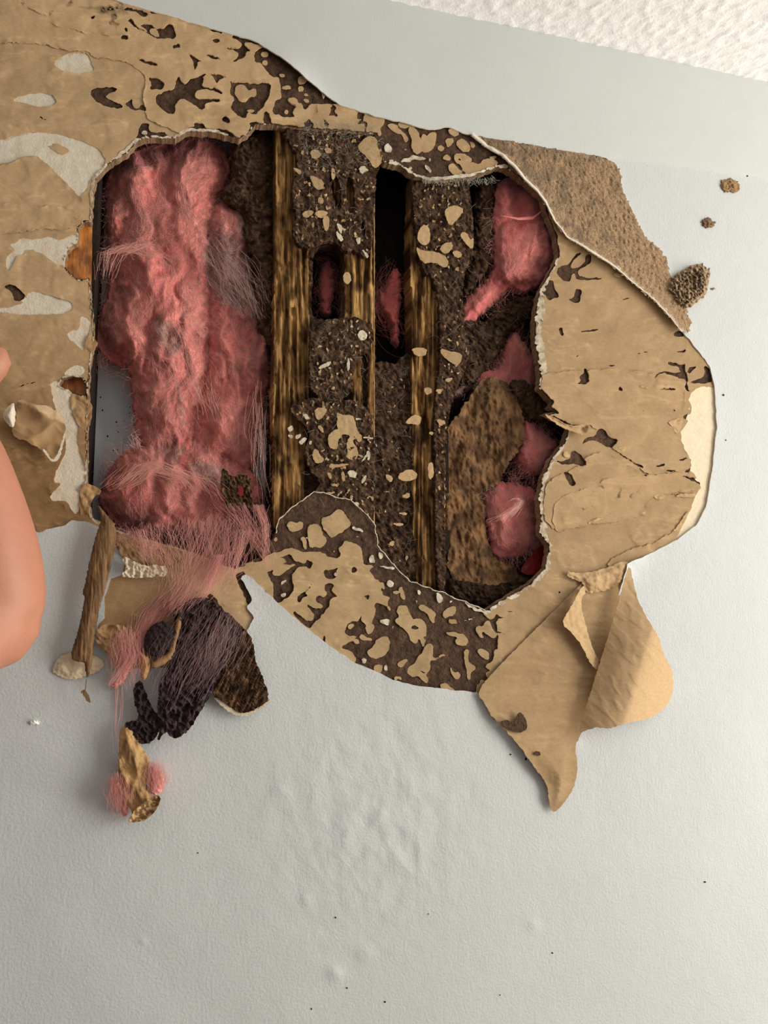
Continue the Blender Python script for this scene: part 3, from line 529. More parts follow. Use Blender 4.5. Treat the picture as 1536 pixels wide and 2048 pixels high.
# ---- white torn rim along the hole and stray white bits on the mud
RIMN = fbm(GK.U / 40, GK.V / 40, 101, 3)
RC = np.array([(180, 900, 1.2), (185, 600, 1.6), (185, 480, 1.2), (213, 333, 4), (260, 300, 4.5), (300, 275, 2), (400, 265, 2.5), (500, 260, 1), (600, 255, -2), (700, 260, -2), (760, 300, 0.5), (800, 333, 3), (900, 360, 4), (980, 340, 3), (1060, 364, -3), (1112, 474, -2), (1095, 551, 5), (1072, 640, 11), (1076, 740, 11), (1095, 805, -3), (1115, 845, -2), (1130, 872, 5), (1090, 950, 6), (1080, 1040, 7), (1092, 1110, 5), (1050, 1170, 7), (971, 1221, 5), (900, 1190, -1), (794, 1137, -2), (750, 1060, -2), (690, 1000, -2), (600, 1000, -2), (556, 1050, -2), (500, 1130, -2), (400, 1105, -2), (330, 1085, 0), (200, 1035, 3)])
_n = np.zeros(GK.U.shape); _d = np.zeros(GK.U.shape)
for u, v, w in RC:
    k = 1.0 / (((GK.U - u) ** 2 + (GK.V - v) ** 2) + 60.0) ** 2; _n += k * w; _d += k
RW = _n / _d
RIM = RW * (0.75 + 0.9 * RIMN) + 1.6 * fbm(GK.U / 6, GK.V / 6, 102, 2) - np.abs(fH + 1.0 + 0.7 * RW) - np.where(RW > 4, 16 * np.clip(fbm(GK.U / 9, GK.V / 7, 103, 2) - 0.02, 0, 1), 0)
FW = np.minimum(RIM, fP + 4)
WBITS = [Zb((835, 570), (860, 570), (875, 610), (855, 665), (840, 630)), Zc((145, 370), (180, 325), (230, 390), (220, 440), (150, 420)), Zc((340, 385), (385, 400), (370, 425)), Zc((180, 508), (240, 508), (290, 542), (240, 532)), Zc((305, 520), (400, 488), (440, 462), (530, 478), (580, 490), (540, 515), (440, 502), (400, 528), (320, 538)), Zc((550, 550), (632, 600), (615, 645), (570, 600)), Zc((388, 558), (442, 600), (400, 612)), Zc((598, 478), (635, 510), (610, 532)), Zc((1280, 615), (1350, 550), (1425, 560), (1380, 600), (1300, 640)),
  Zd((320, 640), (375, 605), (352, 650), (320, 672)), Zd((315, 760), (350, 740), (378, 760), (350, 792), (320, 787)), Zd((1325, 1035), (1370, 1008), (1430, 1015), (1422, 1060), (1375, 1082)), Zd((1398, 640), (1430, 613), (1478, 640), (1452, 692), (1410, 682)), Zd((1208, 432), (1250, 325), (1294, 452)), Zd((1315, 310), (1362, 355), (1347, 405), (1322, 400)), Zd((1415, 375), (1495, 430), (1470, 435), (1420, 402)), Zd((1300, 478), (1400, 470), (1490, 490), (1480, 520), (1400, 490)), Zd((850, 545), (885, 530), (890, 575), (865, 575)), Zd((565, 165), (590, 170), (588, 190), (566, 188)), Zd((1080, 165), (1120, 172), (1100, 190)), Zd((1160, 195), (1200, 200), (1185, 215)), Zd((1040, 60), (1100, 80), (1190, 110), (1150, 125), (1050, 100)),
  Ze((110, 945), (150, 933), (162, 985), (125, 1002)), Ze((328, 1010), (362, 1003), (362, 1072), (333, 1062)), Ze((280, 585), (320, 560), (385, 570), (370, 620), (335, 630)), Ze((828, 310), (850, 308), (897, 370), (882, 412), (838, 412)), Ze((643, 290), (667, 283), (682, 325), (655, 337)), Ze((955, 395), (990, 390), (985, 415), (960, 415)), Ze((1135, 430), (1200, 435), (1195, 450), (1140, 445)), Ze((1100, 575), (1215, 550), (1210, 562), (1105, 588)), Ze((1290, 430), (1400, 360), (1530, 320), (1530, 345), (1420, 390), (1330, 460), (1290, 455)),
  Za((1165, 735), (1200, 705), (1260, 710), (1285, 745), (1250, 790), (1210, 795), (1180, 770)), Za((265, 1300), (290, 1282), (330, 1300), (320, 1330), (275, 1325)), Za((690, 1305), (760, 1260), (815, 1275), (810, 1310), (730, 1325))]
for p in WBITS: GK.add(FW, p, 1)
def white_col(u, v):
    d = sst(-0.25, 0.45, fbm(u / 12, v / 12, 105, 3)); c = mix(np.array([0.92, 0.93, 0.96]), np.array([0.55, 0.48, 0.40]), d * 0.9)
    c = np.where(((u < 560) & (v > 350))[:, None], c * np.array([0.8, 0.72, 0.62]), c); return np.where(((u > 1040) & (v > 420))[:, None], c * np.array([0.80, 0.78, 0.75]), c)
uvr, Tr = march(np.minimum(FW, -fH - 0.4 + 6 * np.clip(fbm(GK.U / 9, GK.V / 9, 107, 3), 0, 1)), GK)
sheet_uv('torn_rim', uvr, Tr, lambda u, v: KH(u, v) - 0.0005 - 0.0006 * noise(u / 11, v / 11, 108), M_GYPS, 0.0012, white_col, wall, label='ragged white torn edge of the wall board', kind='stuff')

# ---- ceiling, floor
GC = [np.linspace(-0.70, 1.45, 540), np.linspace(-0.60, 0.0, 150)]
X, Y = np.meshgrid(*GC)
kn = sst(0.02, 0.28, fbm(X * 75, Y * 75, 120, 3)) * 0.0016 + 0.0004 * fbm(X * 260, Y * 260, 121, 2)
edge = np.minimum(np.minimum(X + .70, 1.45 - X), Y + .60); kn = kn * sst(0, 0.02, edge)
Vc = np.stack([X, Y, CEIL_Z - kn], -1).reshape(-1, 3); ny, nx = X.shape
q = (np.arange(ny - 1)[:, None] * nx + np.arange(nx - 1)).ravel()
Tc = np.concatenate([np.stack([q, q + nx, q + 1], 1), np.stack([q + 1, q + nx, q + nx + 1], 1)])
n = len(Vc); rim = np.array([(-.70, -.60), (1.45, -.60), (1.45, 0), (-.70, 0)]); far = np.array([(-2.2, -3.2), (2.6, -3.2), (2.6, 0), (-2.2, 0)])
Vc = np.concatenate([Vc, np.c_[rim, np.full(4, CEIL_Z)], np.c_[far, np.full(4, CEIL_Z)], np.c_[far, np.full(4, CEIL_Z + .05)]])
Tq = []
for k in range(4):
    a, b = n + k, n + (k + 1) % 4; Tq += [(a, b + 4, b), (a, a + 4, b + 4)]
    Tq += [(a + 4, a + 8, b + 8), (a + 4, b + 8, b + 4)]
Tq += [(n + 8, n + 9, n + 10), (n + 8, n + 10, n + 11)]
link('ceiling', Vc, np.concatenate([Tc, np.array(Tq)]), M_CEIL, None, None, origin=(0.2, -1.5, CEIL_Z), kind='structure', label='white knockdown textured ceiling')
M_FLOOR = material('wood_floor', lin(150, 118, 84), 0.5, 0.2, 8, (1, 12, 1), attr=False)
fl = np.array([(-2.2, -3.2, 0), (2.6, -3.2, 0), (2.6, 0, 0), (-2.2, 0, 0)], float)
link('floor', np.concatenate([fl, fl - [0, 0, .05]]), np.array([(0, 1, 2), (0, 2, 3), (4, 6, 5), (4, 7, 6), (0, 4, 5), (0, 5, 1), (1, 5, 6), (1, 6, 2), (2, 6, 7), (2, 7, 3), (3, 7, 4), (3, 4, 0)]), M_FLOOR, None, None, origin=(0.2, -1.5, 0), smooth_f=False, kind='structure')

LIP = np.array(PX((552, 1066), (557, 1040), (579, 1019), (604, 1000), (629, 983), (660, 990), (700, 1000), (728, 1024), (751, 1050), (754, 1090), (775, 1115), (794, 1137), (817, 1160), (841, 1170), (880, 1184), (919, 1199), (971, 1221)))
_c = np.r_[0, np.cumsum(np.hypot(*np.diff(LIP, axis=0).T))]; _t = np.linspace(0, 1, 200); _u = np.interp(_t, _c / _c[-1], LIP[:, 0]) + 5 * fbm(_t * 22, _t * 0, 111); _v = np.interp(_t, _c / _c[-1], LIP[:, 1]) + 5 * fbm(_t * 22, _t * 0 + 7, 112)
tubes('torn_thread', W(_u, _v, 0.0004)[None], np.abs(0.00075 * (1 + 1.2 * fbm(_t * 45, _t * 0 + 3, 113)))[None], M_GYPS, np.array([[0.8, 0.78, 0.74]]), wall)
# ------------------------------------------------------------------ inside the wall
YS = 0.0130                                                   # front of the studs, just behind the wall board
def box(name, x0, x1, y0, y1, z0, z1, m, parent=None, **props):
    v = np.array([(x, y, z) for x in (x0, x1) for y in (y0, y1) for z in (z0, z1)], float)
    f = np.array([(0, 1, 3, 2), (4, 6, 7, 5), (0, 4, 5, 1), (2, 3, 7, 6), (0, 2, 6, 4), (1, 5, 7, 3)])
    return link(name, v, f, m, None, parent, smooth_f=False, **props)
xat = lambda u, v, y: float(W(u, v, y)[0])
# sheathing behind the bays (its edge leaves a dark slit), black felt added behind it for the dark void
bx0 = xat(193, 700, 0.100)
sh = box('sheathing_board', bx0, 2.2, 0.100, 0.112, 0.9, 2.7, M_BOARD, label='grey board at the back of the open wall cavity, seen left of the pink wool', category='board')
SPK = GK.full()
rs = np.random.default_rng(5); sp = []
for _ in range(26):
    u, v = rs.uniform(200, 270), rs.uniform(740, 960); r = rs.uniform(0.7, 1.9)
    sp += [[(u + r * math.cos(t) * rs.uniform(.6, 1.4), v + r * math.sin(t) * rs.uniform(.6, 1.4)) for t in np.linspace(0, 5.2, 6)]]
GSP = Grid(190, 720, 285, 980, 0.8); FSP = GSP.full()
for p in sp: GSP.add(FSP, p, 0)
sheet('dirt_speck', FSP, GSP, 0.0995, M_DARK, 0.0004, None, sh, min_area=0, kind='stuff')
box('void_backing', -1.6, 2.2, 0.135, 0.140, 0.9, 2.7, M_DARK, label='black felt added for the dark void behind the slit beside the grey cavity board', category='backing')

def stud_box(x0, x1, z0=1.0, z1=2.62, y0=YS + 0.006, y1=0.098): return x0, x1, y0, y1, z0, z1
# left stud, only its inner side and two bare spots of its face show
sl = thing('wall_stud', (xat(140, 700, YS), YS, 1.0), label='orange-brown wooden stud showing at the edge of the hole beside the grey board', category='stud')
GL = Grid(90, 330, 210, 860, 3, 0.5, 9, 31)
M_AMBER = material('resinous_wood', lin(176, 118, 58), 0.45, 0.35, 90, (1, 1, 0.3), bumps=[(300, 0.002, (1, 1, 0.2), 0.5)], spec=0.5)
FLs = GL.sd(PX((95, 335), (186, 335), (184, 480), (181, 700), (177, 855), (95, 855)), 0)
sheet('stud_face', FLs, GL, lambda u, v: YS + 0.0015 * fbm(u / 18, v / 60, 131, 3) + 0.001, M_AMBER, 0.003, lambda u, v: mix(np.array([0.55, 0.45, 0.40]), np.array([1.25, 1.1, 0.9]), sst(-0.4, 0.5, fbm(u / 22, v / 30, 132, 3))), sl)
box('stud_body', xat(60, 700, YS), xat(183, 700, YS), YS + .006, .098, 1.0, 2.6, M_DARK, sl)  # near-black: the black shadow of the gap put into the side's colour

def wood_col(seed, dark=0.5, ds=0.0):
    def f(u, v):
        n = fbm(u / 7, v / 110, seed, 4); s = fbm(u / 26, v / 60, seed + 1, 3); g = ridge(u / 5, v / 160, seed + 2, 2)
        c = mix(np.array([0.22, 0.15, 0.10]), np.array([1.0, 0.92, 0.80]), sst(-0.3, 0.42, n + 0.35 * (g - 0.4)))
        c = c * mix(np.array([1, 1, 1.0]), np.array([0.20, 0.17, 0.15]), sst(-0.02, 0.4, s + ds) * 0.92)
        return c
    return f
def wood_y(seed, base=YS, amp=0.0045):
    return lambda u, v: base + 0.0035 + amp * np.clip(-fbm(u / 6, v / 150, seed, 3) * 2.2, -0.7, 1.9) + 0.0012 * fbm(u / 4, v / 14, seed + 4, 2) + 0.003 * sst(0.15, 0.4, fbm(u / 20, v / 40, seed + 5, 3))
def crust_y(base, amp, seed, s=15): return lambda u, v: base - amp * (0.7 * fbm(u / s, v / s, seed, 4) + 0.6 * ridge(u / (s * .8), v / (s * .8), seed + 3, 3))
def crust_col(seed, pale=0.0):
    def f(u, v):
        n = fbm(u / 24, v / 24, seed, 3); m = fbm(u / 5, v / 5, seed + 1, 2); p = sst(0.28, 0.5, fbm(u / 10, v / 13, seed + 2, 3) + pale)
        c = mix(np.array([0.40, 0.34, 0.30]), np.array([1.25, 1.10, 0.95]), sst(-0.5, 0.6, n)) * (1 + 0.5 * m)[:, None]
        return c * (1 - p[:, None]) + np.array([2.2, 2.0, 1.75]) * p[:, None]
    return f
GS = Grid(536, 236, 960, 1210, 3, 1.4, 10, 51)
# ---- first stud: two ribbons of bare wood, a web of mud between them with a slot eaten through
s1 = thing('wall_stud', (xat(650, 700, YS), YS, 1.0), label='broad rotten stud with a slot eaten through it, beside the large pink batt', category='stud')
FA = GS.sd(PX((550, 240), (614, 240), (616, 420), (618, 600), (620, 760), (612, 830), (606, 1030), (548, 1060), (546, 800), (549, 500)), 0) + 2.0 * fbm(GS.U / 7, GS.V / 30, 141, 3)
sheet('wood_strip', FA, GS, wood_y(142), M_WOOD, 0.03, wood_col(143, ds=-0.05), s1)
FB = GS.sd(PX((652, 300), (748, 300), (748, 880), (744, 1060), (722, 960), (706, 820), (700, 720), (690, 640), (690, 480)), 0) + 2.0 * fbm(GS.U / 7, GS.V / 30, 145, 3)
FB = np.minimum(FB, -(GS.sd(PX((722, 690), (734, 690), (738, 900), (728, 900)), 0) + 2 * fbm(GS.U / 6, GS.V / 20, 146)))
sheet('wood_strip', FB, GS, wood_y(147), M_WOOD, 0.03, wood_col(148, ds=-0.02), s1)
FWb = GS.sd(PX((600, 240), (750, 240), (752, 1080), (600, 1080)), 0) 
SLOT = GS.sd(Z5((495, 770), (520, 735), (580, 725), (650, 740), (665, 800), (655, 900), (650, 1040), (645, 1130), (600, 1150), (500, 1135), (480, 1080), (490, 900)), 1)
FWb = np.minimum(FWb, -(SLOT + 2.5 * fbm(GS.U / 9, GS.V / 9, 149, 3)))
sheet('mud_web', FWb, GS, crust_y(YS + 0.012, 0.005, 151), M_MUD, 0.02, crust_col(152), s1)
box('stud_core', xat(546, 700, .04), xat(618, 700, .04), 0.034, 0.098, 1.0, 2.6, M_DARK, s1)
box('stud_core', xat(698, 700, .04), xat(747, 700, .04), 0.034, 0.098, 1.0, 2.6, M_DARK, s1)
# thin bright splinter along the edge of the stud
pts = W(748 + 1.2 * fbm(np.linspace(0, 9, 60), np.zeros(60), 155), np.linspace(345, 1075, 60), 0.0095)
tubes('edge_splinter', pts[None], 0.0008 * (1 + 0.3 * np.sin(np.arange(60) * 1.7))[None], M_WOOD, np.array([[1.0, 0.9, 0.75]]), s1)
CR_D = PX((560, 262), (612, 254), (675, 254), (752, 262), (762, 330), (752, 350), (746, 480), (735, 520), (712, 500), (690, 505), (676, 485), (650, 478), (622, 500), (600, 492), (584, 470), (594, 430), (582, 380), (598, 330), (585, 290))
CR_E = PX((598, 800), (640, 795), (700, 800), (722, 805), (750, 840), (752, 1065), (700, 1012), (629, 990), (642, 960), (620, 940), (606, 905), (622, 870), (612, 850), (590, 835), (580, 815))
CR_M = PX((622, 640), (745, 632), (748, 700), (712, 715), (705, 800), (625, 800), (616, 720))
GE = Grid(536, 236, 960, 1210, 2.5, 1.8, 9, 52)
FD = np.maximum(np.maximum(GE.sd(CR_D, 1), GE.sd(CR_E, 1)), GE.sd(CR_M, 1) - 1) + 3.5 * fbm(GE.U / 10, GE.V / 10, 153, 3)
FD = np.minimum(FD, -(GE.sd(Z5((585, 330), (612, 320), (640, 380), (655, 520), (630, 530), (600, 450)), 1))); FD = np.minimum(FD, -(GE.sd(Z5((675, 350), (715, 350), (725, 440), (722, 560), (690, 540)), 1)))
FD = np.minimum(FD, -(GE.sd(Z5((760, 590), (785, 600), (785, 680), (765, 680)), 1)))
cr1 = sheet('mud_crust', FD, GE, crust_y(0.0080, 0.0042, 154, 12), M_MUD, 0.008, crust_col(156), s1, min_area=120)
def crumbs(F, yf, parent, seed, thr=0.27, s=7, name='paper_crumbs'):
    n = fbm(GE.U / s, GE.V / (s * 1.2), seed, 2); K = np.minimum((n - thr) * 16, F - 3); K = np.minimum(K, (fbm(GE.U / 60, GE.V / 60, seed + 1, 2) + 0.22) * 30)
    def cf(u, v):
        q = fbm(u / 14, v / 14, seed + 2, 2); c = mix(np.array([0.50, 0.46, 0.40]), np.array([0.96, 0.92, 0.84]), sst(-0.3, 0.3, q)); return mix3(c, np.array([1.15, 1.3, 1.55]), sst(0.28, 0.4, fbm(u / 20, v / 20, seed + 3, 2)) * 0.8)
    return sheet(name, K, GE, lambda u, v: yf(u, v) - 0.0010 - 0.0006 * noise(u / 6, v / 6, seed + 4), M_KRAFT, 0.0009, cf, parent, min_area=8, kind='stuff')
def mix3(a, b, t): t = np.asarray(t)[:, None]; return a * (1 - t) + np.asarray(b) * t
crumbs(FD, crust_y(0.0080, 0.0042, 154, 12), s1, 801)
def flakes(polys, parent, ybase, tonec=(1, 1, 1), name='paper_flake', m=None, th=0.0009):
    for k, p in enumerate(polys):
        p = np.asarray(p); w = max(np.ptp(p[:, 0]), np.ptp(p[:, 1])); st = max(0.9, min(2.2, w / 16))
        g = Grid(p[:, 0].min() - 4, p[:, 1].min() - 4, p[:, 0].max() + 4, p[:, 1].max() + 4, st, 0.9, 6, 160 + k)
        F = g.sd(p, 1); cu, cv = p.mean(0); tx, tv = RNG.uniform(-1, 1, 2) * 0.00005; o = RNG.uniform(-0.0004, 0.0006)
        tc = np.asarray(tonec) * RNG.uniform(0.85, 1.08)
        sheet(name, F, g, lambda u, v: ybase + o + tx * (u - cu) + tv * (v - cv) + 0.0007 * fbm(u / 9, v / 9, 161 + k, 2), m or M_KRAFT, th, lambda u, v: np.tile(tc, (len(u), 1)), parent, min_area=0, skirt_col=np.asarray(tonec) * 1.1)
F_E = [Zf((440, 160), (610, 165), (590, 230), (510, 330), (455, 300)), Zf((720, 210), (780, 250), (930, 260), (950, 290), (975, 400), (1000, 480), (1060, 530), (1030, 610), (985, 590), (970, 560), (920, 580), (1000, 700), (1000, 770), (960, 850), (840, 800), (870, 730), (850, 600), (910, 520), (800, 495), (770, 550), (740, 570), (740, 690), (680, 695), (620, 660), (615, 520), (660, 480), (700, 440), (750, 440), (730, 390), (740, 330)),
  Zf((480, 390), (540, 390), (570, 490), (510, 460)), Zf((630, 900), (660, 870), (690, 890), (870, 875), (890, 895), (780, 920), (640, 940)), Zf((600, 1000), (640, 990), (670, 1050), (640, 1080)), Zf((580, 1250), (700, 1235), (720, 1255), (610, 1272)), Zf((470, 1320), (500, 1295), (527, 1320), (510, 1375), (475, 1345)), Zf((375, 1400), (400, 1390), (422, 1460), (410, 1502), (385, 1500)), Zf((135, 1520), (185, 1485), (190, 1560), (150, 1568)), Zf((780, 1000), (820, 970), (840, 1090), (800, 1110)), Zf((430, 690), (480, 700), (520, 780), (565, 810), (550, 860), (460, 880), (410, 800))]
F_D = [Z5((380, 290), (430, 310), (420, 335), (390, 310)), Z5((470, 330), (560, 370), (540, 420), (500, 410), (480, 360)), Z5((515, 465), (545, 455), (555, 490), (525, 495)), Z5((430, 540), (490, 530), (495, 555), (440, 580)), Z5((500, 535), (580, 535), (560, 575), (510, 570)), Z5((590, 300), (610, 295), (620, 340), (600, 370)),
  Z5((740, 170), (800, 110), (850, 130), (885, 220), (870, 280), (830, 300), (800, 240), (750, 200)), Z5((540, 570), (580, 560), (585, 620), (560, 660)), Z5((470, 200), (520, 190), (540, 230), (490, 250)), Z5((555, 180), (600, 190), (590, 215), (560, 210)), Z5((660, 890), (685, 870), (710, 910), (690, 950), (660, 930))]
flakes(F_E + F_D, s1, 0.0045, (0.92, 0.90, 0.84))
W_E = [Zf((860, 980), (940, 960), (990, 1010), (970, 1060), (900, 1050), (870, 1010)), Zf((310, 1450), (345, 1445), (340, 1492)), Zf((760, 1390), (800, 1290), (840, 1390), (800, 1397)), Zf((930, 1370), (1020, 1370), (1000, 1430), (960, 1430)), Zf((850, 1580), (900, 1480), (990, 1470), (930, 1500), (900, 1600), (870, 1602)), Zf((910, 1700), (950, 1660), (1100, 1740), (960, 1722)), Zf((980, 1560), (1060, 1600), (1050, 1650), (1000, 1620)), Zf((1040, 850), (1090, 780), (1130, 700), (1165, 760), (1150, 830), (1110, 840), (1140, 765), (1060, 852)),
  Zf((90, 420), (150, 380), (170, 440), (120, 480)), Zf((100, 500), (170, 520), (160, 560), (110, 540)), Zf((190, 520), (270, 490), (260, 550), (200, 570)), Zf((235, 600), (300, 540), (350, 550), (330, 590), (270, 640)), Zf((280, 240), (340, 235), (390, 310), (330, 310)), Zf((370, 590), (415, 585), (400, 640), (370, 630)), Zf((1060, 1060), (1100, 1010), (1112, 1060), (1060, 1140), (1040, 1110)), Zf((1060, 530), (1140, 535), (1200, 550), (1190, 562), (1070, 550)), Zf((1225, 615), (1245, 640), (1235, 670)), Zf((960, 300), (1010, 290), (1050, 310), (985, 325)),
  Z5((742, 1210), (780, 1200), (800, 1240), (770, 1260), (745, 1250)), Z5((620, 600), (660, 620), (650, 670), (635, 640)), Z5((515, 1410), (590, 1370), (595, 1390), (540, 1420)), Z5((730, 690), (760, 680), (755, 720), (740, 720)), Z5((760, 740), (810, 790), (790, 800)), Z5((745, 290), (790, 280), (780, 320), (760, 330)), Z5((620, 640), (665, 690), (650, 710), (625, 680)), Z5((690, 1340), (700, 1400), (690, 1440), (680, 1400))]
flakes(W_E, s1, 0.0046, (0.80, 0.78, 0.74), 'plaster_flake', M_GYPS, 0.0015)

# ---- second stud
s2 = thing('wall_stud', (xat(870, 700, YS), YS, 1.0), label='narrow rotten stud of splintered wood crusted with mud, nearer the folded paper flap', category='stud')
F2 = GS.sd(PX((826, 345), (886, 345), (890, 620), (890, 900), (890, 1000), (888, 1215), (842, 1215), (830, 1150), (824, 980), (824, 700), (820, 500)), 0) + 2.0 * fbm(GS.U / 7, GS.V / 30, 171, 3)
sheet('wood_strip', F2, GS, wood_y(172, YS + 0.001, 0.0055), M_WOOD, 0.03, wood_col(173, ds=0.02), s2)
FW2 = GS.sd(PX((748, 725), (770, 722), (790, 728), (815, 705), (830, 720), (834, 1190), (790, 1160), (748, 1100)), 0) + 2 * fbm(GS.U / 8, GS.V / 8, 174, 3)
sheet('mud_web', FW2, GS, crust_y(YS + 0.010, 0.006, 175, 11), M_MUD, 0.02, crust_col(176), s2)
box('stud_core', xat(826, 700, .04), xat(892, 700, .04), 0.034, 0.098, 1.0, 2.6, M_DARK, s2)
CR2 = PX((824, 348), (935, 350), (943, 400), (948, 470), (946, 520), (926, 548), (926, 640), (941, 690), (930, 745), (906, 790), (892, 870), (889, 1000), (893, 1190), (874, 1190), (868, 900), (872, 780), (884, 700), (874, 560), (846, 545), (838, 500), (828, 440))
F2c = GE.sd(CR2, 1) + 3.0 * fbm(GE.U / 9, GE.V / 9, 177, 3)
sheet('mud_crust', F2c, GE, crust_y(0.0105, 0.0042, 178, 10), M_MUD, 0.012, crust_col(179, -0.03), s2, min_area=120)
crumbs(F2c, crust_y(0.0105, 0.0042, 178, 10), s2, 811, 0.30, 6)
crumbs(np.minimum(GE.sd(PX((752, 735), (812, 735), (815, 1150), (790, 1150), (752, 1080)), 0), 20), crust_y(YS + 0.010, 0.006, 175, 11), s2, 821, 0.36, 6)
F_2 = [Z5((1230, 520), (1290, 500), (1340, 530), (1300, 580), (1260, 625), (1230, 570)), Z5((1070, 680), (1100, 610), (1140, 620), (1150, 690), (1130, 730), (1090, 720)), Z5((1060, 725), (1100, 760), (1180, 760), (1250, 800), (1240, 862), (1170, 820), (1100, 832)), Z5((1190, 740), (1260, 700), (1280, 740), (1230, 782)), Z5((1310, 660), (1350, 650), (1370, 700), (1390, 680), (1385, 760), (1330, 700)), Z5((1265, 760), (1310, 755), (1330, 790), (1290, 800)), Z5((1280, 860), (1310, 845), (1305, 875)), Z5((1200, 1300), (1250, 1320), (1330, 1330), (1310, 1400), (1270, 1390), (1210, 1342)), Z5((1290, 1260), (1310, 1270), (1300, 1300)), Z5((1040, 1300), (1130, 1300), (1120, 1350), (1060, 1345)), Z5((1220, 1475), (1280, 1465), (1250, 1500)),
  Z6((1110, 210), (1150, 210), (1160, 240), (1120, 252)), Z6((1170, 220), (1220, 215), (1200, 252)), Z6((1000, 410), (1050, 360), (1100, 370), (1090, 420), (1040, 412)), Z6((1180, 380), (1240, 400), (1200, 430)), Z6((960, 700), (1030, 660), (1080, 690), (1060, 730), (980, 732)), Z6((900, 690), (940, 710), (930, 742), (900, 720)), Z6((1130, 640), (1160, 620), (1170, 700), (1140, 732)), Z6((980, 820), (1030, 790), (1030, 832)), Z6((960, 910), (1020, 905), (1010, 927)), Z6((920, 970), (1000, 965), (990, 987)), Z6((910, 1080), (950, 1060), (940, 1102)), Z6((1135, 460), (1165, 455), (1160, 480)), Z6((1005, 1150), (1025, 1150), (1015, 1185))]
flakes(F_2, s2, 0.0055, (0.92, 0.90, 0.84))

# ---- dark sheet added for the shade in the slots; mud lining of the right-hand bay
GD = Grid(440, 240, 1170, 1240, 4, 2.0, 12, 55)
ml = sheet('slot_shade_lining', np.maximum(GD.sd(PX((600, 430), (705, 430), (705, 690), (600, 690)), 0), GD.sd(PX((735, 300), (850, 300), (850, 760), (735, 760)), 0)), GD, crust_y(0.090, 0.006, 181), M_DARK, 0.002, None, None, label='dark lining added to deepen the shade inside the slots of the rotten studs', category='mud')
GR = Grid(870, 320, 1170, 1240, 3, 2.0, 10, 56)
FR = GR.sd(PX((878, 325), (1160, 325), (1160, 1235), (878, 1235)), 0)
def rb_y(u, v): return 0.090 - 0.005 * fbm(u / 34, v / 34, 183, 4) - 0.005 * ridge(u / 26, v / 26, 184, 3)
ml2 = sheet('mud_nest', FR, GR, rb_y, M_MUD, 0.004, lambda u, v: crust_col(185)(u, v) * 0.75, None, label='dark crumbly termite mud filling the bay between the narrow stud and the torn paper', category='mud')
# clumps standing proud in the bays
def clump(name, poly, y0, bulge, rnd, seed, label, col=1.0, m=None, parent=None):
    p = np.asarray(poly); g = Grid(p[:, 0].min() - 14, p[:, 1].min() - 14, p[:, 0].max() + 14, p[:, 1].max() + 14, 2.5, 3.0, 12, seed)
    F = g.sd(p, 1, far=-30, m=20) + 5 * fbm(g.U / 11, g.V / 11, seed + 1, 3); fs = sampler(g, F)
    yf = lambda u, v: y0 - bulge * np.sqrt(1 - (1 - np.clip(fs(u, v) / rnd, 0, 1)) ** 2) - 0.004 * fbm(u / 14, v / 14, seed + 2, 4) - 0.004 * ridge(u / 12, v / 12, seed + 3, 3)
    pr = dict(label=label, category='mud') if parent is None else {}
    return sheet(name, F, g, yf, m or M_MUD, 0.006, lambda u, v: crust_col(seed + 4)(u, v) * col, parent, min_area=60, **pr)
clump('mud_clump', PX((452, 288), (515, 250), (552, 258), (556, 480), (556, 700), (535, 690), (512, 640), (506, 560), (500, 500), (480, 470), (490, 430), (450, 405), (440, 390), (470, 350)), 0.052, 0.016, 30, 201, 'dark crumbling mud between the pink wool and the broad stud', 1.15)
clump('mud_clump', PX((290, 1062), (400, 1075), (480, 1050), (530, 1020), (556, 1000), (566, 1050), (560, 1090), (520, 1125), (470, 1140), (400, 1115), (330, 1095)), 0.036, 0.014, 18, 231, 'dark mud under the fringe at the bottom of the left bay', 0.6)
clump('mud_clump', PX((880, 600), (960, 655), (1000, 610), (1045, 590), (1080, 600), (1085, 640), (1050, 640), (1020, 660), (1005, 700), (960, 760), (930, 780), (890, 740)), 0.050, 0.016, 25, 207, None, 0.7, None, ml2)
clump('mud_clump', PX((948, 350), (1000, 345), (990, 400), (985, 480), (985, 540), (960, 560), (930, 600), (920, 560), (945, 500)), 0.048, 0.014, 20, 213, None, 0.7, None, ml2)
clump('mud_clump', PX((1010, 760), (1060, 760), (1090, 790), (1110, 840), (1070, 850), (1030, 820)), 0.05, 0.014, 18, 219, None, 0.9, None, ml2)
clump('mud_clump', PX((890, 1150), (940, 1165), (1010, 1170), (1060, 1140), (1060, 1180), (970, 1225), (900, 1200)), 0.040, 0.012, 16, 225, None, 0.5, None, ml2)

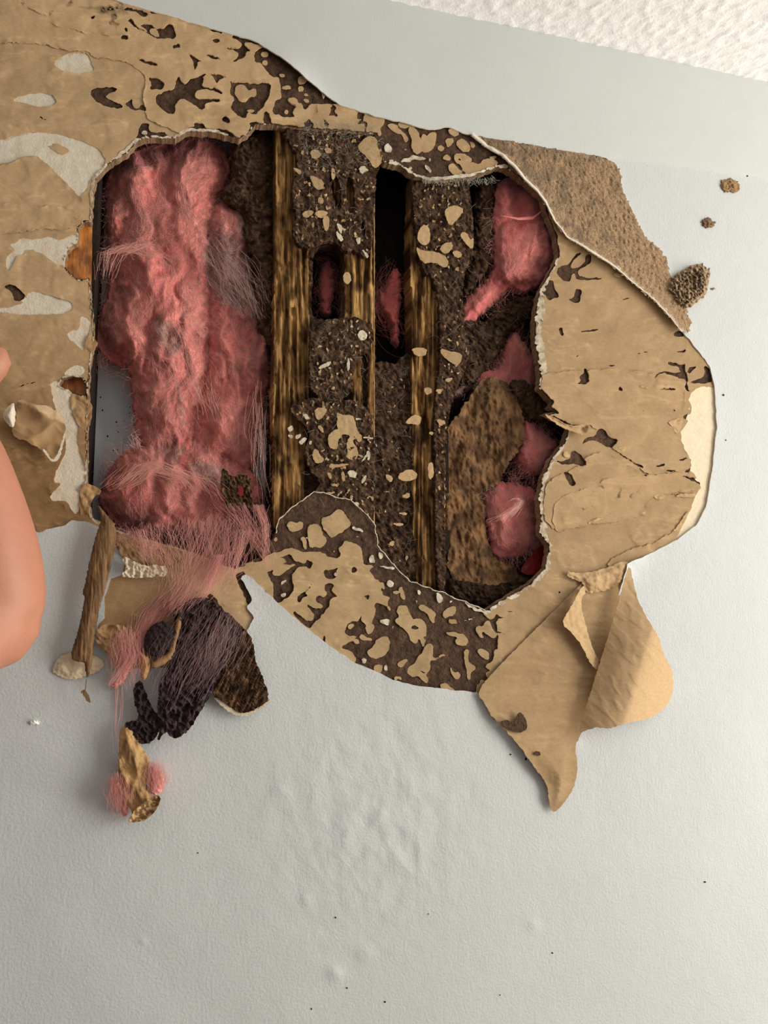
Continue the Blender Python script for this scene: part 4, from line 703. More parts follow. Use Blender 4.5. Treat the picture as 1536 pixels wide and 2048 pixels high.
# ---- glass wool
def wool(name, lobes, y0, seed, label, grp=None, step=2.5, soil=(), fib=900, fr=0.00010, warp=3.0, red=(), amp=1.0, flen=1.0, tint=(1, 1, 1)):
    allp = np.concatenate([np.asarray(l[0]) for l in lobes])
    g = Grid(allp[:, 0].min() - 16, allp[:, 1].min() - 16, allp[:, 0].max() + 16, allp[:, 1].max() + 16, step, warp, 16, seed)
    F = g.full(-30); H = np.zeros(g.U.shape)
    for poly, bulge, rnd in lobes:
        s = g.sd(poly, 1, far=-30, m=24) + 4 * fbm(g.U / 9, g.V / 12, seed + 3, 3); F = np.maximum(F, s)
        hb = bulge * np.sqrt(1 - (1 - np.clip(s / rnd, 0, 1)) ** 2); k = 0.010; m_ = np.clip(0.5 + 0.5 * (hb - H) / k, 0, 1); H = H * (1 - m_) + hb * m_ + k * m_ * (1 - m_) * (H > 0) * (hb > 0)
    su = g.U + 26 * fbm(g.U / 90, g.V / 90, seed + 5, 2); 
    wu = g.U + 40 * fbm(g.U / 70, g.V / 70, seed + 15, 3); wv = g.V + 40 * fbm(g.U / 70, g.V / 70, seed + 16, 3)
    fold = ridge(wu / 80, wv / 190, seed + 6, 1) + 0.25 * ridge(wu / 30, wv / 150, seed + 17, 1); strand = ridge(wu / 14, wv / 160, seed + 7, 2); lump = fbm(wu / 70, wv / 95, seed + 8, 2)
    env = sst(0, 14, F)
    H = H + env * amp * (-0.0085 * fold - 0.0010 * strand + 0.012 * lump + 0.0003 * fbm(g.U / 5, g.V / 9, seed + 9, 2))
    H = np.maximum(H, 0.003 * env)
    fh = sampler(g, H); ff = sampler(g, F); sf = sampler(g, strand); fo = sampler(g, fold); lu = sampler(g, lump)
    SO = g.full(-30)
    for p in soil: g.add(SO, p, 1)
    so = sampler(g, SO + 10 * fbm(g.U / 12, g.V / 12, seed + 10, 4))
    def colr(u, v):
        a = sst(-0.6, 0.7, lu(u, v) - 0.45 * fo(u, v) + 0.1)  # crease shade put into the colour: fold tops paler, creases redder
        c = mix(np.array([0.80, 0.58, 0.60]), np.array([1.02, 1.0, 0.98]), a)
        w = sst(0.45, 0.9, fbm(u / 26, v / 60, seed + 11, 3) - 0.25 * sf(u, v)); c = mix3(c, np.array([1.12, 1.42, 1.38]), w * 0.7)
        s = sst(-2, 7, so(u, v)); dirt = mix(np.array([0.40, 0.90, 0.86]), np.array([0.12, 0.24, 0.22]), sst(-0.2, 0.6, fbm(u / 9, v / 9, seed + 12, 3)))
        c = c * (1 - 0.85 * s[:, None]) + dirt * 0.85 * s[:, None]
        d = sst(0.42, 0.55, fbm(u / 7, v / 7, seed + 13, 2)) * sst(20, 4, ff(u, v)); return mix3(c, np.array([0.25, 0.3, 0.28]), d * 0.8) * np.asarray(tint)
    yf = lambda u, v: y0 - fh(u, v)
    pr = dict(label=label, category='insulation')
    if grp: pr['group'] = grp
    root = sheet(name, F, g, yf, M_PINK, 0.01, colr, None, min_area=80, **pr)
    # loose fibres lying on the surface and standing off it
    rg = np.random.default_rng(seed); n = 0; U0, V0 = [], []
    while n < fib:
        u = rg.uniform(g.u[0], g.u[-1], fib * 3); v = rg.uniform(g.v[0], g.v[-1], fib * 3); k = ff(u, v) > 0
        U0.append(u[k]); V0.append(v[k]); n += k.sum()
    u0 = np.concatenate(U0)[:fib]; v0 = np.concatenate(V0)[:fib]
    nc = max(6, fib // 16); own = rg.integers(0, nc, fib); cu_, cv_ = u0[:nc], v0[:nc]
    ct = rg.uniform(0, 1, fib) < 0.7                                    # most fibres lie in wisps of like direction
    sx = rg.normal(0, 7, fib); sy = rg.normal(0, 16, fib)
    u0 = np.where(ct, cu_[own] + sx, u0); v0 = np.where(ct, cv_[own] + sy, v0)
    ca = rg.normal(0, 0.35, nc); cc_ = rg.normal(0, 1.1, nc)
    S = 11; ang = math.pi / 2 + 2.4 * fbm(u0 / 90, v0 / 90, seed + 14, 2) + np.where(ct, ca[own] + rg.normal(0, 0.08, fib), rg.normal(0, 0.5, fib))
    L = rg.uniform(30, 120, fib) * flen; cv = np.where(ct, cc_[own] + rg.normal(0, 0.25, fib), rg.normal(0, 1.0, fib))
    t = np.linspace(-0.5, 0.5, S)
    A = ang[:, None] + cv[:, None] * t[None] * 1.6
    du = np.cos(A) * (L / S)[:, None]; dv = np.sin(A) * (L / S)[:, None]
    uu = u0[:, None] + np.cumsum(du, 1) - du.sum(1, keepdims=True) / 2; vv = v0[:, None] + np.cumsum(dv, 1) - dv.sum(1, keepdims=True) / 2
    loft = rg.uniform(0.0002, 0.0032, fib)[:, None] * (np.abs(t)[None] * 1.4 * (rg.uniform(0, 1, fib)[:, None] > 0.6) + 0.3)
    inside = np.clip(ff(uu.ravel(), vv.ravel()), -12, 30).reshape(uu.shape)
    yy = y0 - fh(uu.ravel(), vv.ravel()).reshape(uu.shape) * sst(-10, 2, inside) - loft
    # outside the tuft a fibre keeps the depth it left with
    yy = np.where(inside < 0, np.minimum(yy, yy[:, S // 2:S // 2 + 1] + 0.004), yy)
    cc = mix(np.array([0.90, 0.72, 0.70]), np.array([1.05, 1.22, 1.20]), rg.uniform(0, 1, fib) ** 2)
    s0 = sst(-2, 7, so(u0, v0)); cc = cc * (1 - 0.45 * s0)[:, None] * np.asarray(tint)
    tubes('loose_fibre', W(uu, vv, yy), fr, M_FIBRE, cc, root, kind='stuff')
    return root
def mix3(a, b, t): t = np.asarray(t)[:, None]; return a * (1 - t) + np.asarray(b) * t

MAINL = PX((206, 345), (240, 312), (290, 290), (345, 280), (420, 276), (452, 300), (468, 340), (450, 370), (430, 400), (428, 470), (424, 560), (424, 700), (410, 790), (390, 860), (380, 910), (300, 915), (272, 870), (266, 800), (258, 745), (240, 720), (212, 700), (195, 660), (200, 620), (216, 590), (218, 520), (210, 450))
RIGHTL = PX((412, 410), (470, 402), (520, 410), (535, 450), (520, 520), (536, 580), (545, 640), (541, 760), (522, 840), (516, 900), (500, 950), (440, 940), (372, 905), (380, 830), (400, 760), (408, 640), (404, 520))
BOTL = PX((196, 1005), (202, 975), (218, 940), (242, 905), (300, 885), (380, 872), (450, 905), (500, 940), (525, 965), (532, 1010), (500, 1035), (480, 1056), (440, 1058), (400, 1088), (300, 1075), (230, 1055))
LSM = PX((188, 640), (215, 620), (240, 660), (262, 720), (240, 735), (205, 712), (190, 690))
wool('insulation_batt', [(MAINL, 0.046, 95), (RIGHTL, 0.036, 75), (BOTL, 0.058, 85), (LSM, 0.012, 20)], 0.077, 301, 'large sagging batt of pink glass wool in the left bay of the hole', soil=[
    PX((410, 470), (440, 455), (490, 480), (520, 540), (545, 640), (530, 680), (500, 640), (470, 620), (430, 610), (410, 540)), PX((372, 925), (400, 915), (450, 930), (470, 960), (445, 985), (410, 960), (375, 945)), PX((470, 400), (545, 400), (548, 700), (535, 720), (515, 640), (490, 520), (470, 450)), PX((345, 740), (362, 770), (372, 850), (362, 850), (350, 800)), PX((300, 890), (350, 885), (380, 900), (340, 930), (320, 920)), PX((300, 630), (345, 640), (370, 700), (340, 720), (310, 680))], fib=8500, fr=0.00012)
WR1 = PX((988, 372), (1000, 360), (1042, 354), (1066, 378), (1088, 396), (1101, 440), (1116, 482), (1116, 520), (1092, 556), (1064, 581), (1045, 588), (1026, 572), (1000, 592), (977, 619), (954, 640), (922, 650), (922, 612), (948, 582), (978, 560), (988, 520), (985, 470), (983, 420))
wool('insulation_wad', [(WR1, 0.030, 45)], 0.050, 321, 'pink wad of glass wool at the top of the right bay under the mud-smeared skin', fib=900, amp=0.8, tint=(0.98, 0.90, 0.93))
wool('insulation_wad', [(PX((1008, 690), (1030, 655), (1058, 700), (1080, 730), (1082, 790), (1040, 800), (990, 780), (940, 775), (905, 800), (900, 780), (950, 740), (1000, 740)), 0.018, 26)], 0.056, 331, 'dark red-pink wad of glass wool half buried in mud beside the jagged paper teeth', fib=500, soil=[PX((900, 760), (990, 760), (1000, 800), (900, 810))], amp=0.6, tint=(0.9, 0.78, 0.8))
wool('insulation_wad', [(PX((1046, 830), (1069, 850), (1090, 868), (1122, 889), (1102, 914), (1082, 953), (1045, 938), (1030, 912), (1041, 873)), 0.026, 30)], 0.056, 341, 'small pink wad of glass wool beside the notch in the torn paper', fib=350, amp=0.7, tint=(0.98, 0.88, 0.92))
wool('insulation_wad', [(PX((967, 968), (1022, 962), (1072, 980), (1082, 1010), (1084, 1075), (1088, 1095), (1037, 1116), (987, 1120), (969, 1061)), 0.032, 36)], 0.058, 351, 'pink wad of glass wool low in the right bay with a white swirl of fibres', fib=800, amp=0.7, tint=(1.0, 0.92, 0.95))
wool('insulation_wad', [(PX((640, 530), (665, 520), (668, 600), (660, 632), (640, 630)), 0.012, 14)], 0.066, 361, 'sliver of pink glass wool deep in the slot of the broad stud', fib=120, amp=0.4, tint=(0.9, 0.7, 0.7))
wool('insulation_wad', [(PX((782, 540), (800, 535), (803, 600), (795, 640), (800, 695), (790, 690), (780, 640), (762, 620), (758, 580), (770, 590)), 0.014, 12)], 0.060, 371, 'strip of red-pink glass wool in the dark gap between the two rotten studs', fib=160, amp=0.4, tint=(1.0, 0.72, 0.72))
# stained paper facing of the wool, right bay
FAC = PX((892, 860), (920, 820), (945, 790), (962, 757), (1000, 752), (1032, 790), (1052, 850), (1042, 900), (1012, 930), (1000, 970), (968, 976), (970, 1060), (988, 1122), (1032, 1130), (1042, 1165), (1000, 1196), (940, 1200), (900, 1175), (886, 1000))
GF = Grid(870, 735, 1070, 1215, 2.5, 3.0, 12, 57); FF = GF.sd(FAC, 1) + 3 * fbm(GF.U / 10, GF.V / 10, 381, 3)
M_FACE = material('stained_brown_paper', lin(126, 98, 68), 0.85, 0.35, 130, (1, 1, 0.5), bumps=[(300, 0.002, S1, 0.7), (90, 0.004, (1, 1, .5), 0.4)], spec=0.25)
sheet('insulation_facing', FF, GF, lambda u, v: 0.036 - 0.007 * fbm(u / 40, v / 70, 382, 4) - 0.003 * ridge(u / 14, v / 30, 383, 3), M_FACE, 0.001,
      lambda u, v: mix(np.array([0.32, 0.25, 0.20]), np.array([1.1, 1.0, 0.9]), sst(-0.35, 0.4, fbm(u / 28, v / 34, 384, 4))), None, label='mud-stained brown paper facing hanging in the right bay beside the narrow stud', category='paper')
flakes([PX((1046, 1130), (1090, 1082), (1100, 1100), (1092, 1135), (1068, 1152), (1040, 1146))], None, 0.030, (1, 1, 1), 'red_scrap', material('red_film', lin(120, 30, 28), 0.4, 0.3, 150), 0.001)
o = bpy.data.objects['red_scrap']; o['label'] = 'dark red scrap at the bottom corner of the right bay'; o['category'] = 'scrap'
# pale threads spun over the mud, fluff on the torn lips
def threads(parent, u0, v0, u1, v1, n, y, seed, r=0.00012, L=(8, 30), col=(0.75, 0.82, 0.78), ang=None, name='pale_thread', lift=0.002):
    rg = np.random.default_rng(seed); u = rg.uniform(u0, u1, n); v = rg.uniform(v0, v1, n); S = 8
    a = rg.uniform(0, 6.28, n) if ang is None else rg.normal(ang, 0.5, n); l = rg.uniform(*L, n); cvv = rg.normal(0, 1.6, n); t = np.linspace(-.5, .5, S)
    A = a[:, None] + cvv[:, None] * t[None] * 1.5
    uu = u[:, None] + np.cumsum(np.cos(A) * l[:, None] / S, 1); vv = v[:, None] + np.cumsum(np.sin(A) * l[:, None] / S, 1)
    yy = y - rg.uniform(0, lift, n)[:, None] * (1 - 2 * t[None] ** 2)
    return tubes(name, W(uu, vv, yy), r, M_THREAD, np.asarray(col) * rg.uniform(0.45, 1.1, n)[:, None], parent, kind='stuff')
threads(s1, 600, 262, 755, 330, 150, 0.002, 701, r=0.00014)
threads(s1, 600, 330, 745, 480, 60, 0.003, 702)
threads(s1, 620, 640, 745, 800, 70, 0.003, 703)
threads(s1, 600, 800, 750, 1000, 70, 0.002, 704)
threads(s2, 755, 730, 835, 1150, 120, 0.016, 705, col=(0.5, 0.52, 0.48))
threads(s2, 880, 350, 940, 780, 90, 0.004, 706, col=(0.6, 0.6, 0.55))
threads(wall, 600, 246, 750, 268, 160, -0.001, 707, r=0.00014, L=(6, 20), col=(0.7, 0.72, 0.66))
threads(wall, 845, 352, 985, 362, 160, -0.001, 708, r=0.00013, L=(6, 18), col=(0.9, 0.98, 0.92), ang=1.4)
threads(ml2, 890, 600, 1080, 800, 160, 0.034, 709, col=(0.5, 0.48, 0.42))
threads(ml2, 960, 980, 1080, 1000, 30, 0.03, 710)
# ------------------------------------------------------------------ paper flaps, smeared skin, crumbs on the wall
def curl(name, poly, yfn, m, step, seed, label, cat, colfn=None, parent=None, th=0.0007, warp=1.2, grp=None, sm=1, skirt_col=None, jag=0.0, extra=None):
    p = np.asarray(poly); g = Grid(p[:, 0].min() - 8, p[:, 1].min() - 8, p[:, 0].max() + 8, p[:, 1].max() + 8, step, warp, 7, seed)
    F = g.sd(p, sm, far=-30, m=14) + jag * fbm(g.U / 5, g.V / 5, seed + 2, 2)
    if extra is not None: F = extra(g, F)
    fs = sampler(g, F); pr = {}
    if label: pr['label'] = label
    if cat: pr['category'] = cat
    if grp: pr['group'] = grp
    return sheet(name, F, g, lambda u, v: yfn(u, v, fs(u, v)), m, th, colfn, parent, min_area=20, skirt_col=skirt_col, back=True, **pr)
KW = np.array([1.25, 1.22, 1.15])
# big strip torn downwards, with its right margin folded back over itself
TAIL = PX((952, 1384), (968, 1404), (986, 1437), (1022, 1472), (1043, 1497), (1068, 1533), (1095, 1569), (1098, 1601), (1104, 1625), (1116, 1620), (1133, 1600), (1151, 1569), (1156, 1526), (1149, 1494), (1162, 1469), (1190, 1400), (1225, 1280), (1262, 1147), (1250, 1118), (1180, 1150), (1120, 1210), (1060, 1270), (1000, 1330))
def tail_y(u, v, s):
    d = -((u - 1253) * 322.0 + (v - 1147) * 99.0) / 336.9       # distance left of the fold line
    near = np.exp(-np.maximum(d, 0) / 70.0)
    low = sst(1330, 1500, v - (u - 1000) * 0.35)
    return -0.0015 - 0.010 * low * (1 - 0.55 * near) - 0.010 * sst(1480, 1580, v) * sst(0, 50, s) - 0.0008 * fbm(u / 50, v / 12, 400, 3) - 0.0006 * sst(0, .06, fbm(u / 120, v / 26, 401, 2))
hangs = curl('torn_paper_flap', TAIL, tail_y, M_KRAFT, 3, 402, 'long brown paper strip torn down over the painted wall, its margin folded back', 'paper flap',
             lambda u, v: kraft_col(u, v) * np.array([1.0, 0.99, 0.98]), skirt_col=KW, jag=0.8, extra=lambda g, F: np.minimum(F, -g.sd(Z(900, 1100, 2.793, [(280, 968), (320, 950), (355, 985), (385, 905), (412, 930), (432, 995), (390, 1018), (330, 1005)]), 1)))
flakes([Z(900, 1100, 2.793, [(275, 962), (320, 945), (355, 975), (385, 900), (417, 925), (437, 1000), (390, 1023), (330, 1010)]), Z(900, 1100, 2.793, [(465, 1135), (490, 1120), (515, 1145), (480, 1152)])], hangs, -0.0125, (0.9, 0.85, 0.8), 'mud_spot', M_MUD, 0.0006)
FOLD = PX((1253, 1147), (1232, 1222), (1206, 1306), (1180, 1390), (1155, 1469), (1175, 1460), (1194, 1454), (1215, 1458), (1237, 1451), (1265, 1443), (1294, 1440), (1335, 1415), (1349, 1372), (1344, 1336), (1326, 1308), (1319, 1275), (1296, 1240), (1276, 1202), (1269, 1175), (1260, 1128))
def fold_y(u, v, s):
    d = np.maximum(((u - 1253) * 322.0 + (v - 1147) * 99.0) / 336.9, 0)
    a = sst(1120, 1300, v)
    prof = 0.014 + a * (0.024 * np.sin(np.clip(d / 95.0, 0, 1) * math.pi * 0.5) - 0.046 * np.clip((d - 80) / 90.0, 0, 2) ** 1.5)
    return -prof - 0.0012 * fbm(u / 50, v / 70, 410, 3) - 0.0004 * sst(0.05, 0.1, fbm((u + v * .6) / 90, (v - u) / 40, 411, 2))
curl('folded_margin', FOLD, fold_y, M_KRAFT, 3, 412, None, None, lambda u, v: np.tile([1.04, 1.02, 1.0], (len(u), 1)), hangs, skirt_col=KW, jag=1.2)
CURL = Z(900, 1100, 2.793, [(745, 185), (758, 240), (732, 265), (737, 340), (762, 430), (792, 540), (838, 630), (828, 680), (780, 630), (740, 540), (680, 460), (620, 410), (680, 310)])
def curl_y(u, v, s):
    d = ((1199 - u) * 160 - (1326 - v) * 32) / 163.0
    return -0.007 - 0.016 * np.clip(d / 60, 0, 1.2) + 0.006 * np.clip(d / 60, 0, 1.2) ** 2 - 0.0015 * fbm(u / 14, v / 14, 420, 2)
curl('paper_curl', CURL, curl_y, M_KRAFT, 2, 421, 'small narrow curl of brown paper standing off the torn strip beside its fold', 'paper curl', lambda u, v: np.tile([1.06, 1.04, 1.0], (len(u), 1)), skirt_col=KW)
# torn ply tongues round the base of the strip
curl('paper_curl', Z(900, 1100, 2.793, [(650, 145), (660, 115), (690, 130), (740, 130), (850, 110), (970, 60), (1000, 70), (960, 160), (940, 190), (900, 215), (800, 240), (755, 235), (745, 185), (700, 165)]), lambda u, v, s: -0.004 - 0.004 * sst(0, 14, s) - 0.002 * fbm(u / 16, v / 10, 425, 2), M_KRAFT, 2, 426, 'ragged tongue of brown paper curling above the folded strip', 'paper curl', lambda u, v: np.tile([1.05, 1.02, 0.98], (len(u), 1)), jag=2.0, skirt_col=KW)
curl('paper_curl', Zh((110, 22), (200, 60), (330, 135), (470, 108), (480, 150), (440, 210), (400, 190), (330, 170), (240, 130), (150, 70)), lambda u, v, s: -0.002 - 0.006 * sst(12, 0, s), M_KRAFT, 2, 427, 'little lip of paper rolled at the notch on the right rim of the hole', 'paper curl', lambda u, v: np.tile([0.92, 0.9, 0.86], (len(u), 1)), jag=1.0, skirt_col=KW)
# skin of wall board smeared with dry mud
SK = PX((944, 270), (980, 277), (1026, 284), (1114, 299), (1213, 315), (1236, 332), (1242, 348), (1244, 379), (1258, 405), (1267, 428), (1290, 474), (1304, 486), (1316, 493), (1331, 512), (1339, 543), (1352, 575), (1372, 600), (1374, 622), (1381, 642), (1380, 663), (1364, 664), (1340, 634), (1309, 600), (1262, 562), (1230, 534), (1190, 508), (1160, 489), (1135, 475), (1108, 440), (1091, 405), (1075, 383), (1050, 360), (1030, 335), (1003, 310), (975, 295))
LOW = np.array(PX((944, 270), (975, 295), (1003, 310), (1030, 335), (1050, 360), (1075, 383), (1091, 405), (1108, 440), (1135, 475), (1160, 489), (1190, 508), (1230, 534), (1262, 562), (1309, 600), (1340, 634), (1364, 664)))
def dist_line(P, u, v):
    d = np.full(np.shape(u), 1e9)
    for (ax, ay), (bx, by) in zip(P[:-1], P[1:]):
        ex, ey = bx - ax, by - ay; t = np.clip(((u - ax) * ex + (v - ay) * ey) / (ex * ex + ey * ey), 0, 1); d = np.minimum(d, np.hypot(u - ax - ex * t, v - ay - ey * t))
    return d
def skin_y(u, v, s):
    e = np.exp(-dist_line(LOW, u, v) / 16.0); n = fbm(u / 6, v / 6, 430, 3); r = ridge(u / 9, v / 22, 431, 2)
    return -0.0022 - 0.007 * e * sst(960, 1060, u) - (0.0019 * n + 0.0012 * r) * sst(-1, 5, s) * sst(3, 12, dist_line(LOW, u, v))
def skin_col(u, v):
    e = dist_line(LOW, u, v) + 5 * fbm(u / 9, v / 9, 432, 2); n = fbm(u / 26, v / 26, 433, 3)
    c = mix(np.array([0.68, 0.66, 0.66]), np.array([1.08, 1.0, 0.92]), sst(-0.4, 0.4, n + (u - 1110) / 400))
    w = sst(0.46, 0.58, fbm(u / 6, v / 6, 434, 2)); c = mix3(c, np.array([1.5, 1.5, 1.45]), w * 0.6)
    return mix3(c, np.array([1.55, 1.7, 2.0]), sst(5.5, 3.5, e))
def skin_white(u, v): return np.ones((len(u), 3))
curl('mud_smeared_skin', SK, skin_y, [M_DIRT, M_GYPS], 2.5, 435, 'strip of wall skin coated in grainy dry brown mud, above the right-hand paper', 'mud', skin_col, th=0.0016, warp=2.6, jag=3.4)
rimv = np.linspace(0, 1, 120); cum = np.r_[0, np.cumsum(np.hypot(*np.diff(LOW, axis=0).T))]; cum /= cum[-1]
ru = np.interp(rimv, cum, LOW[:, 0]); rv = np.interp(rimv, cum, LOW[:, 1])
ru = ru + 1.5 * fbm(rimv * 30, rimv * 0, 436); rv = rv + 1.5 * fbm(rimv * 30, rimv * 0 + 5, 437)
rr = np.interp(rimv, [0, .2, .45, .6, .75, 1], [.0035, .0028, .0011, .0022, .0010, .0006]) * (1 + 0.5 * fbm(rimv * 40, rimv * 0 + 9, 438))
tubes('white_edge', W(ru, rv, -0.0075 * sst(960, 1060, ru) - 0.002)[None], np.abs(rr)[None], M_GYPS, np.array([[1.0, 1.02, 1.05]]), bpy.data.objects['mud_smeared_skin'])
# crumbs of mud stuck on the painted wall
def crumb(name, poly, h, seed, label, colr=None, m=None):
    def yf(u, v, s):
        return -0.0004 - h * np.sqrt(np.clip(s, 0, 9) / 9) * (0.7 + 0.7 * fbm(u / 5, v / 5, seed + 1, 3) + 0.3 * ridge(u / 8, v / 8, seed + 2, 2))
    p = np.asarray(poly); g = Grid(p[:, 0].min() - 10, p[:, 1].min() - 10, p[:, 0].max() + 10, p[:, 1].max() + 10, 1.6, 2.4, 6, seed)
    F = g.sd(p, 1, far=-30, m=14) + 3.0 * fbm(g.U / 4.5, g.V / 4.5, seed + 3, 2); fs = sampler(g, F)
    return sheet(name, F, g, lambda u, v: yf(u, v, fs(u, v)), m or M_DIRT, 0.001, lambda u, v: mix(np.array([0.75, 0.72, 0.7]), np.array([1.15, 1.1, 1.05]), sst(-.4, .4, fbm(u / 8, v / 8, seed + 5, 2))) if colr is None else np.tile(colr, (len(u), 1)), None, min_area=3, label=label, category='mud')
nest = crumb('mud_lump', PX((1334, 585), (1340, 560), (1362, 540), (1381, 531), (1402, 527), (1416, 534), (1421, 548), (1416, 570), (1412, 590), (1396, 602), (1385, 612), (1368, 618), (1352, 606), (1344, 585)), 0.010, 440, 'larger lump of dry mud with a hollow crater on the wall beside the smeared skin', np.array([1.1, 1.08, 1.04]))
crumb('crater_rim', PX((1386, 545), (1400, 536), (1414, 543), (1417, 560), (1412, 580), (1398, 586), (1386, 575), (1382, 558)), 0.013, 446, None) 
o = bpy.data.objects['crater_rim']; o.parent = nest; o.location = o.location - nest.location
for k in ('label', 'category'):
    if k in o: del o[k]
cm = sheet('crater', Grid(1380, 530, 1420, 592, 1.2, 1.2, 6, 447).sd(PX((1392, 552), (1402, 545), (1410, 552), (1410, 568), (1402, 577), (1393, 572)), 1), Grid(1380, 530, 1420, 592, 1.2, 1.2, 6, 447), -0.0105, M_MUD, 0.004, None, nest, min_area=0)
crumb('mud_lump', PX((1440, 362), (1452, 357), (1466, 358), (1478, 366), (1479, 378), (1470, 388), (1458, 384), (1444, 383), (1441, 374)), 0.004, 450, 'tan smear of mud on the wall, highest of the loose crumbs', np.array([1.05, 0.92, 0.72]))
crumb('mud_lump', PX((1403, 440), (1413, 434), (1424, 438), (1432, 446), (1426, 455), (1412, 456), (1402, 450)), 0.005, 455, 'small dark crumb of mud on the wall below the tan smear', np.array([0.75, 0.66, 0.58]))
crumb('mud_lump', PX((1421, 575), (1428, 573), (1430, 579), (1424, 583)), 0.003, 460, 'tiny speck of mud on the wall beside the crater lump')
crumb('paint_chip', PX((58, 1444), (66, 1440), (78, 1442), (80, 1448), (70, 1451), (60, 1449)), 0.006, 465, 'small pale plug poking from the painted wall below the elbow', np.array([1.2, 1.35, 1.6]), M_GYPS)
# dark specks on the paint
GX = []
for (u, v, r) in ((1495, 352, 1.6), (671, 1835, 1.8), (694, 1976, 1.8), (770, 2004, 2), (623, 2018, 1.8), (1105, 1906, 1.8), (1410, 1764, 2), (396, 1706, 1.4), (1021, 1509, 2), (1327, 115, 2), (1052, 1518, 2.4), (1447, 790, 2), (1452, 880, 1.5), (857, 1828, 1.3), (1000, 1990, 1.3)):
    GX.append([(u + r * math.cos(t) * RNG.uniform(.7, 1.3), v + r * math.sin(t) * RNG.uniform(.7, 1.3)) for t in np.linspace(0, 5.4, 7)])
V_, T_ = [], []
for p in GX:
    p = np.array(p); y = -f_h(p[:, 0], p[:, 1]) - 0.0006; c = W(p[:, 0].mean(), p[:, 1].mean(), y.mean() - 0.0006)
    n = sum(len(x) for x in V_); V_.append(np.r_[W(p[:, 0], p[:, 1], y), [c]]); T_ += [(n + (k + 1) % 7, n + k, n + 7) for k in range(7)]
link('dirt_speck', np.concatenate(V_), np.array(T_), M_DARK, None, wall, kind='stuff')

# ------------------------------------------------------------------ crumpled scrap at the left, hanging debris below the left bay
def crump(seed, y0, amp, s=22, edge=0.0): return lambda u, v, sd: y0 - amp * (0.8 * ridge(u / s, v / s, seed, 2) + 0.7 * fbm(u / s, v / s, seed + 1, 3)) - edge * sst(14, 0, sd)
sc = curl('crumpled_paper', Zj((320, 380), (430, 420), (560, 420), (700, 500), (780, 600), (790, 760), (760, 900), (700, 1080), (640, 1120), (560, 1040), (480, 940), (370, 900), (330, 850), (200, 830), (150, 760), (140, 690), (180, 640), (200, 520), (190, 400), (250, 350)),
     crump(470, -0.006, 0.009, 95), M_KRAFT, 2.5, 471, 'crumpled lump of torn brown paper with white ragged edges below the raised hand', 'paper scrap',
     lambda u, v: mix(np.array([0.78, 0.72, 0.64]), np.array([1.3, 1.35, 1.4]), sst(0.25, 0.6, 0.5 * fbm(u / 16, v / 12, 472, 3) + 0.75 * np.exp(-((v - 822 - (u - 100) * 0.45) / 13) ** 2))), jag=1.5, skirt_col=np.array([1.3, 1.4, 1.5]))
curl('white_lip', Zj((45, 500), (110, 430), (180, 385), (170, 430), (190, 540), (175, 660), (140, 700), (60, 610), (35, 570)), lambda u, v, s: -0.012 - 0.004 * sst(0, 10, s), M_GYPS, 2, 474, None, None, None, sc)
LOWER_WHITE = Zj((500, 940), (560, 1040), (640, 1120), (720, 1060), (760, 900), (790, 760), (770, 740), (745, 880), (680, 1040), (640, 1085), (590, 1030), (530, 950))
curl('white_edge', LOWER_WHITE, lambda u, v, s: np.full(len(u), -0.0165), M_GYPS, 1.6, 476, None, None, None, sc, jag=0.8)
curl('torn_paper_flap', Zj((830, 280), (900, 290), (1010, 330), (1050, 370), (1100, 400), (1115, 470), (1105, 560), (1080, 690), (1000, 700), (950, 680), (890, 560), (850, 420)), lambda u, v, s: 0.001 - 0.003 * fbm(u / 20, v / 20, 478, 2), M_KRAFT, 2, 479, 'rounded brown paper tab over the edge of the hole, beside the grey board', 'paper flap', lambda u, v: np.tile([0.74, 0.68, 0.60], (len(u), 1)), jag=1.2)
curl('torn_paper_flap', Zj((960, 1400), (1040, 1360), (1130, 1390), (1215, 1440), (1220, 1470), (1120, 1540), (1090, 1620), (1080, 1720), (1000, 1770), (960, 1740), (970, 1560)), lambda u, v, s: 0.0005 - 0.004 * fbm(u / 18, v / 18, 481, 2), M_KRAFT, 2, 482, 'brown paper tab at the bottom corner of the left bay, beside the splinter', 'paper flap', lambda u, v: np.tile([0.70, 0.62, 0.52], (len(u), 1)), jag=1.5)
curl('torn_paper_flap', Zi((1110, 1560), (1170, 1530), (1245, 1620), (1250, 1660), (1190, 1740), (1110, 1760), (1080, 1740)), lambda u, v, s: 0.0 - 0.002 * fbm(u / 18, v / 18, 484, 2), M_KRAFT, 2, 485, 'small brown paper tab between two knots on the left rim of the hole', 'paper flap', lambda u, v: np.tile([0.74, 0.66, 0.56], (len(u), 1)), jag=1.2)
